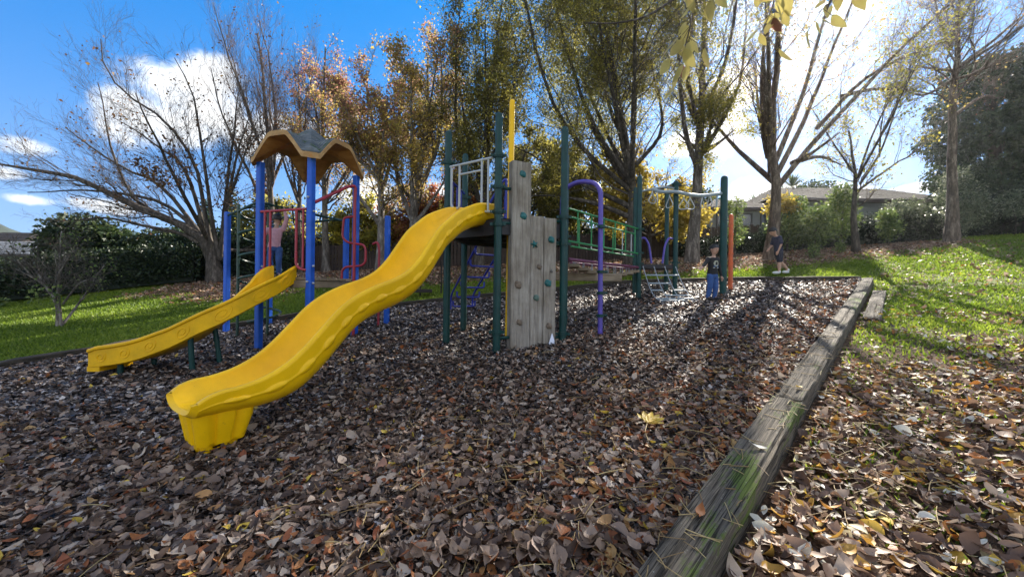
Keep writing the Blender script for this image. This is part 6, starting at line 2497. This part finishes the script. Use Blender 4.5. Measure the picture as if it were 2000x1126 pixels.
# individuals: the leaves lying nearest to the viewer
NLEAF_IND = 300
XYb = scatter(r, 52000, -10.5, 9.3, .55, 11.2, ds_bed)
dist = np.hypot(XYb[:, 0], XYb[:, 1])
o_ = np.argsort(dist)
XYb = XYb[o_]
XYl_d = lambda x, y: np.where((side_of_row(x, y) > .24) & in_view(x, y, 1.42) & (y < 11.8), (.06 + .94 * np.clip(1.15 - .20 * y + 1.5 * (vnoise(x * 1.1, y * 1.1) - .5) - .10 * np.maximum(side_of_row(x, y) - 1.5, 0), 0, 1)) / (1 + (np.maximum(y, .8) / 3.4) ** 2), 0)
XYl = scatter(r, 12500, -.5, 18, .8, 12, XYl_d)
XYl = XYl[np.argsort(np.hypot(XYl[:, 0], XYl[:, 1]))]


def single_leaves(XY, parent, mat, hfun, tonef, size):
    n = len(XY)
    V, F, _, t = make_leaves(r, XY, size, mat, hfun, tonef, lift=.035, stack=.02)
    V = V.reshape(n, 18, 3)
    # a dozen shared shapes, each placed by its own transform
    shapes = []
    for k in range(12):
        P = leaf_shapes(r, 1, np.array([1.0]), np.array([.45 + .3 * r.random()]), np.array([(r.random() - .25) * .5]), np.array([(r.random() - .3) * .5]))[0]
        tk = tonef(r, XY[:1] + k, 1)[0] if k else .5
        me = np_mesh('leaf', P, LF, mat, True, tone=np.full(10, tk))
        shapes.append(me)
    for i in range(n):
        c = V[i].mean(0)
        L = np.linalg.norm(V[i, 16] - V[i, 1])
        o = link('leaf', shapes[r.integers(0, 12)], parent, tuple(c))
        o.rotation_euler = (r.normal() * .4, r.normal() * .3, r.random() * 6.28)
        o.scale = (L, L, L)


# spread the individually built leaves over the nearest strip in view
nb_, nl_ = 190, 110


def framed(XY):
    z = CAM_H - gz(XY[:, 0], XY[:, 1])
    return (np.abs(XY[:, 0]) < 1.30 * XY[:, 1]) & (z / np.maximum(XY[:, 1], .01) < .735)


sel_b = np.flatnonzero(framed(XYb))[:nb_ * 2:2]
sel_l = np.flatnonzero(framed(XYl))[:nl_ * 2:2]
single_leaves(XYb[sel_b], bark_ground, M_LITTER, bark_h, tone_bed, .078)
single_leaves(XYl[sel_l], lawn, M_LITTER_L, lawn_h, tone_lawn, .080)
keepb = np.ones(len(XYb), bool)
keepb[sel_b] = False
keepl = np.ones(len(XYl), bool)
keepl[sel_l] = False
V, F, t6, _ = make_leaves(r, XYb[keepb], .056 * (.75 + .5 * r.random(keepb.sum())), M_LITTER, bark_h, tone_bed)
o = link('leaf_litter', np_mesh('leaf_litter', V.reshape(-1, 3), F, M_LITTER, True, tone=t6))
tag(o, 'brown and grey fallen leaves covering the bark play area', 'leaf litter', None, 'stuff')
V, F, t6, _ = make_leaves(r, XYl[keepl], .066 * (.7 + .6 * r.random(keepl.sum())), M_LITTER_L, lawn_h, tone_lawn)
o = link('leaf_litter', np_mesh('leaf_litter', V.reshape(-1, 3), F, M_LITTER_L, True, tone=t6))
tag(o, 'fallen leaves scattered over the grass right of the timber row', 'leaf litter', None, 'stuff')
# the carpet under the trees
XYt = scatter(r, 24000, -14, 20, 7.5, 18.5, lambda x, y: np.where(in_poly(x, y), 0, litter_mask(x, y) * (y > 10) * .9 + .10 * (y < 14) * (x > 5) * (side_of_row(x, y) > .3)))
V, F, t6, _ = make_leaves(r, XYt, .10, M_LITTER_L, lawn_h, lambda r, XY, n: np.clip(.15 + .6 * r.random(n), 0, 1), lift=.02)
o = link('leaf_litter', np_mesh('leaf_litter', V.reshape(-1, 3), F, M_LITTER_L, True, tone=t6))
tag(o, 'carpet of pale brown leaves under the tree trunks at the back', 'leaf litter', None, 'stuff')

# bark chips
XYc = scatter(r, 95000, -10.5, 9.2, .8, 11.2, lambda x, y: np.where(in_poly(x, y) & in_view(x, y), (.35 + .65 * vnoise(x * 1.7, y * 1.7)) / (1 + (np.maximum(y, .8) / 4.5) ** 1.8), 0))
n = len(XYc)
L = (.028 + .035 * r.random(n)) * (1 + .05 * XYc[:, 1])
W = L * (.25 + .35 * r.random(n))
P = np.zeros((n, 4, 3))
for i, (a, b2) in enumerate(((-1, -1), (1, -1), (1, 1), (-1, 1))):
    P[:, i, 0] = L * .5 * a * (.8 + .4 * r.random(n))
    P[:, i, 1] = W * .5 * b2 * (.8 + .4 * r.random(n))
    P[:, i, 2] = .006 * r.normal(size=n)
C = np.stack([XYc[:, 0], XYc[:, 1], bark_h(XYc[:, 0], XYc[:, 1]) + .010 + .016 * r.random(n)], 1)
V = place(P, C, r.random(n) * 2 * pi, r.normal(size=n) * .34, r.normal(size=n) * .5)
F = np.arange(4 * n).reshape(n, 4)
o = link('bark_chips', np_mesh('bark_chips', V.reshape(-1, 3), F, M_CHIP, False, tone=r.random(n)))
tag(o, 'loose dark bark chips spread over the play area', 'bark chips', None, 'stuff')

# grass
def gdens(x, y):
    lm = litter_mask(x, y)
    n = vnoise(x * .9 + 3, y * .9) * .6 + vnoise(x * 3, y * 3) * .4
    d = np.where(in_poly(x, y) | (dist_seg(x, y, SL0, SL1) < .25), 0, 1.0) * (1 - np.where(y > 10.5, .95, .70) * lm)
    right = side_of_row(x, y) > 0
    d = d * np.where(right, np.clip(.25 + 1.3 * (n - .32), 0.03, 1) * np.clip(.35 + .16 * y, 0, 1), 1)
    return np.where(in_view(x, y, 1.5), d / (1 + (np.maximum(y, .8) / 6) ** 1.5), 0)


XYg = scatter(r, 190000, -20, 22, .9, 17, gdens)
n = len(XYg)
hgt = (.028 + .03 * r.random(n)) * (1 + .03 * XYg[:, 1])
wid = (.0035 + .0025 * r.random(n)) * (1 + .22 * XYg[:, 1])
yaw = r.random(n) * 2 * pi
lean = r.normal(size=n) * .45
zb = lawn_h(XYg[:, 0], XYg[:, 1]) - .004
b0 = np.stack([XYg[:, 0], XYg[:, 1], zb], 1)
sd = np.stack([np.cos(yaw), np.sin(yaw), 0 * yaw], 1) * wid[:, None]
dr = np.stack([-np.sin(yaw) * np.sin(lean), np.cos(yaw) * np.sin(lean), np.cos(lean)], 1)
mid = b0 + dr * hgt[:, None] * .6
tip = b0 + dr * hgt[:, None] * (1.0 + .25 * r.random(n))[:, None] + np.stack([-np.sin(yaw), np.cos(yaw), -.3 + 0 * yaw], 1) * (hgt * .35 * np.sign(lean))[:, None]
V = np.stack([b0 - sd, b0 + sd, mid + sd * .8, tip], 1)
F = np.arange(4 * n).reshape(n, 4)
tn = np.clip(.65 * r.random(n) + .5 * (vnoise(XYg[:, 0] * .7, XYg[:, 1] * .7) - .2), 0, 1)
o = link('grass', np_mesh('grass', V.reshape(-1, 3), F, M_GRASS, False, tone=tn))
tag(o, 'short green grass blades of the lawn', 'grass', None, 'stuff')

# dry stalks among the leaves and on the timber
XYs = scatter(r, 1000, -2.5, 5, .9, 5, lambda x, y: np.where(in_view(x, y), np.exp(-(np.abs(side_of_row(x, y)) / 1.0)) / (1 + (y / 3) ** 2), 0))
n = len(XYs)
Ps, Rs = [], []
for i in range(n):
    L = .06 + .14 * r.random()
    a = r.random() * 2 * pi
    x, y = XYs[i]
    s = float(side_of_row(x, y))
    if 0 < s < .21:
        z = float(gz(x, y)) + .108
        L *= .7
    else:
        z = float(bark_h(x, y) if s < 0 else lawn_h(x, y)) + .055
    d = np.array([cos(a), sin(a), 0])
    d[2] = .0527 * d[0] + .1206 * d[1]
    q = np.array([-sin(a), cos(a), 0])
    k = (r.random() - .5) * .5
    t = np.linspace(-.5, .5, 5)[:, None]
    Ps.append(np.array([x, y, z]) + d * L * t + q * L * k * t * t + np.array([0, 0, 1]) * L * .12 * (.25 - t * t) * (0 if 0 < s < .21 else 1))
    Rs.append(np.full(5, .0016 + .0012 * r.random()))
V, F = tubes_np(np.array(Ps), np.array(Rs), 4)
o = link('dry_stalks', np_mesh('dry_stalks', V, F, M_STRAW, True, tone=np.repeat(r.random(n), 16)))
tag(o, 'thin dry leaf stalks lying on the leaves and timber', 'stalks', None, 'stuff')

# leaves resting on the timber row: each a thing
for k, (t_, off, L, tn, lb) in enumerate(((3.55, .07, .10, .75, 'pale curled leaf lying on the mossy timber near its left edge'), (4.35, .12, .10, 1.0, 'single pale leaf lying flat on the grey timber'),
                                         (5.6, .13, .09, .9, 'small whitish leaf on the timber beyond the first joint'), (8.3, .12, .09, 1.0, 'white leaf on the far half of the timber row'), (2.52, .16, .07, .3, 'brown leaf fragment on the nearest mossy timber'))):
    x, y = along(t_, off)
    P = leaf_shapes(r, 1, np.array([L]), np.array([L * .42]), np.array([.15]), np.array([.12]))[0]
    o = link('fallen_leaf', np_mesh('fallen_leaf', P, LF, M_LITTER_L, True, tone=np.full(10, tn)), None, (x, y, float(gz(x, y)) + .112))
    o.rotation_euler = (.1, -.12, 1.0 + k * 1.3)
    tag(o, lb, 'leaf')

# yellow compound leaf lying on the litter
cl = empty('compound_leaf', (.99, 2.78, float(bark_h(.99, 2.78)) + .07), 'yellow compound leaf with several leaflets lying on the brown leaves', 'leaf')
for k, (a, L) in enumerate(((-1.15, .11), (-.7, .13), (-.3, .14), (.1, .15), (.5, .14), (.95, .12))):
    P = leaf_shapes(r, 1, np.array([L]), np.array([L * .34]), np.array([.05]), np.array([.25]))[0]
    P[:, 0] += L * .55
    a2 = a + .9
    R = np.array([[cos(a2), -sin(a2), 0], [sin(a2), cos(a2), 0], [0, 0, 1]])
    P = P @ R.T
    P[:, 2] += .12 * np.hypot(P[:, 0], P[:, 1]) + .1206 * P[:, 1]
    link('leaflet', np_mesh('leaflet', P, LF, M_LITTER, True, tone=np.full(10, .955 + .01 * (k % 2))), cl)
V, F = tubes_np(np.array([[(.0, 0, 0), (-.05, -.10, -.02), (-.06, -.2, -.05)]]), np.array([[.004, .003, .003]]), 5)
link('stalk', np_mesh('stalk', V + 0, F, M_STRAW, True, tone=np.full(len(F), .7)), cl)

# ------------------------------------------------------------------ yellow leaved sprigs hanging into the top of the view
M_HANG = leafmat('hanging_yellow_leaves', [(0, (.32, .24, .10)), (.5, (.48, .39, .12)), (.9, (.58, .49, .16)), (1, (.26, .11, .07))], .5, .5, .3)


def sprig(label, stem, leaves, seed):
    r = np.random.default_rng(seed)
    s0 = stem[0]
    root = empty('leafy_sprig', s0, label, 'branch')
    m = MB()
    c = catmull(stem, 16)
    m.tube([tuple(p) for p in c], list(np.linspace(.006, .0025, 16)), 6)
    m.build('twig', M_TWIG_B, root)
    for (t, dx, dy, dz, L, ang, tn) in leaves:
        i = t * 15
        p = c[int(i)] if int(i) >= 15 else c[int(i)] * (1 - i % 1) + c[int(i) + 1] * (i % 1)
        P = leaf_shapes(r, 1, np.array([L]), np.array([L * .46]), np.array([(r.random() - .3) * .3]), np.array([.15 + .2 * r.random()]))[0]
        P[:, 0] += L * .5 + .015
        # stalk towards the twig, leaf hanging down
        a = ang
        yaw = r.random() * 6.28
        x, y, z = P[:, 0].copy(), P[:, 1].copy(), P[:, 2].copy()
        X = x * sin(a)
        Z = -x * cos(a)
        Q = np.stack([X + y * cos(yaw) * cos(a), y * sin(yaw) + z * .6, Z + y * cos(yaw) * sin(a)], 1)
        Q += np.array([p[0] + dx, p[1] + dy, p[2] + dz]) - np.array(s0)
        lo = link('leaf', np_mesh('leaf', Q, LF, M_HANG, True, tone=np.full(10, tn)), root)
        sb = np.array([p - np.array(s0), np.array([p[0] + dx, p[1] + dy, p[2] + dz]) - np.array(s0) + np.array([.02 * sin(a), 0, -.02 * cos(a)])])
        V, F = tubes_np(np.stack([np.linspace(sb[0], sb[1], 3)]), np.full((1, 3), .0015), 4)
        link('stalk', np_mesh('stalk', V, F, M_TWIG_B, True), lo)
    return root


def rl_(r, n, t0, t1, L, tn=(.4, .9), a=.5):
    return [(t0 + (t1 - t0) * (k + r.random()) / n, .05 * r.normal(), .04 * r.normal(), -.02 - .03 * r.random(), L * (.75 + .5 * r.random()), a * r.normal(), (tn[0] + (tn[1] - tn[0]) * r.random()) if r.random() > .12 else 1.0) for k in range(n)]


rr_ = np.random.default_rng(5)
sprig('drooping yellow leaf sprig above the monkey bars', [(.98, 1.95, 3.3), (.92, 1.92, 2.98), (.86, 1.9, 2.70), (.80, 1.9, 2.48)], rl_(rr_, 22, .40, 1.0, .092), 1)
sprig('yellow leaf sprig hanging nearest the sun at the top edge', [(1.35, 1.95, 3.4), (1.32, 1.92, 3.1), (1.28, 1.9, 2.86), (1.22, 1.9, 2.70)], rl_(rr_, 20, .35, 1.0, .092), 2)
sprig('thin yellow leaf sprig at the top edge right of the sun', [(1.85, 1.95, 3.4), (1.75, 1.92, 3.1), (1.62, 1.9, 2.92), (1.50, 1.9, 2.80)], rl_(rr_, 18, .35, 1.0, .09), 3)
sprig('yellow leaves poking in at the top right corner', [(2.75, 1.9, 3.3), (2.66, 1.9, 3.05), (2.58, 1.9, 2.9)], rl_(rr_, 7, .4, 1.0, .14, a=.3), 4)
m = MB()
c = catmull([(2.6, 4.6, 5.2), (1.9, 4.3, 4.75), (1.45, 4.2, 4.42), (1.1, 4.15, 4.3), (.75, 4.1, 4.26)], 20)
m.tube([tuple(p) for p in c], list(np.linspace(.022, .006, 20)), 7)
ob_ = m.build('overhanging_branch', M_TWIG, None, loc=(2.6, 4.6, 5.2))
tag(ob_, 'bare thin branch arching in from the top edge above the bridge', 'branch')

# ------------------------------------------------------------------ thin scattering air, added to stand in for lens glare round the sun
hz_ = MB()
hz_.box((0, 322, 12.5), (880, 804, 59.0))
m, nt, b = new_mat('glare_haze_air')
nt.nodes.remove(b)
v = N(nt, 'ShaderNodeVolumePrincipled', Density=0.0004, Anisotropy=0.82)
v.inputs['Color'].default_value = (.95, .97, 1, 1)
nt.links.new(v.outputs[0], nt.nodes['Material Output'].inputs['Volume'])
hb = hz_.build('glare_haze', m, None, False)
hb['kind'] = 'stuff'
hb['label'] = 'thin veil of scattering air added for the lens glare around the sun'
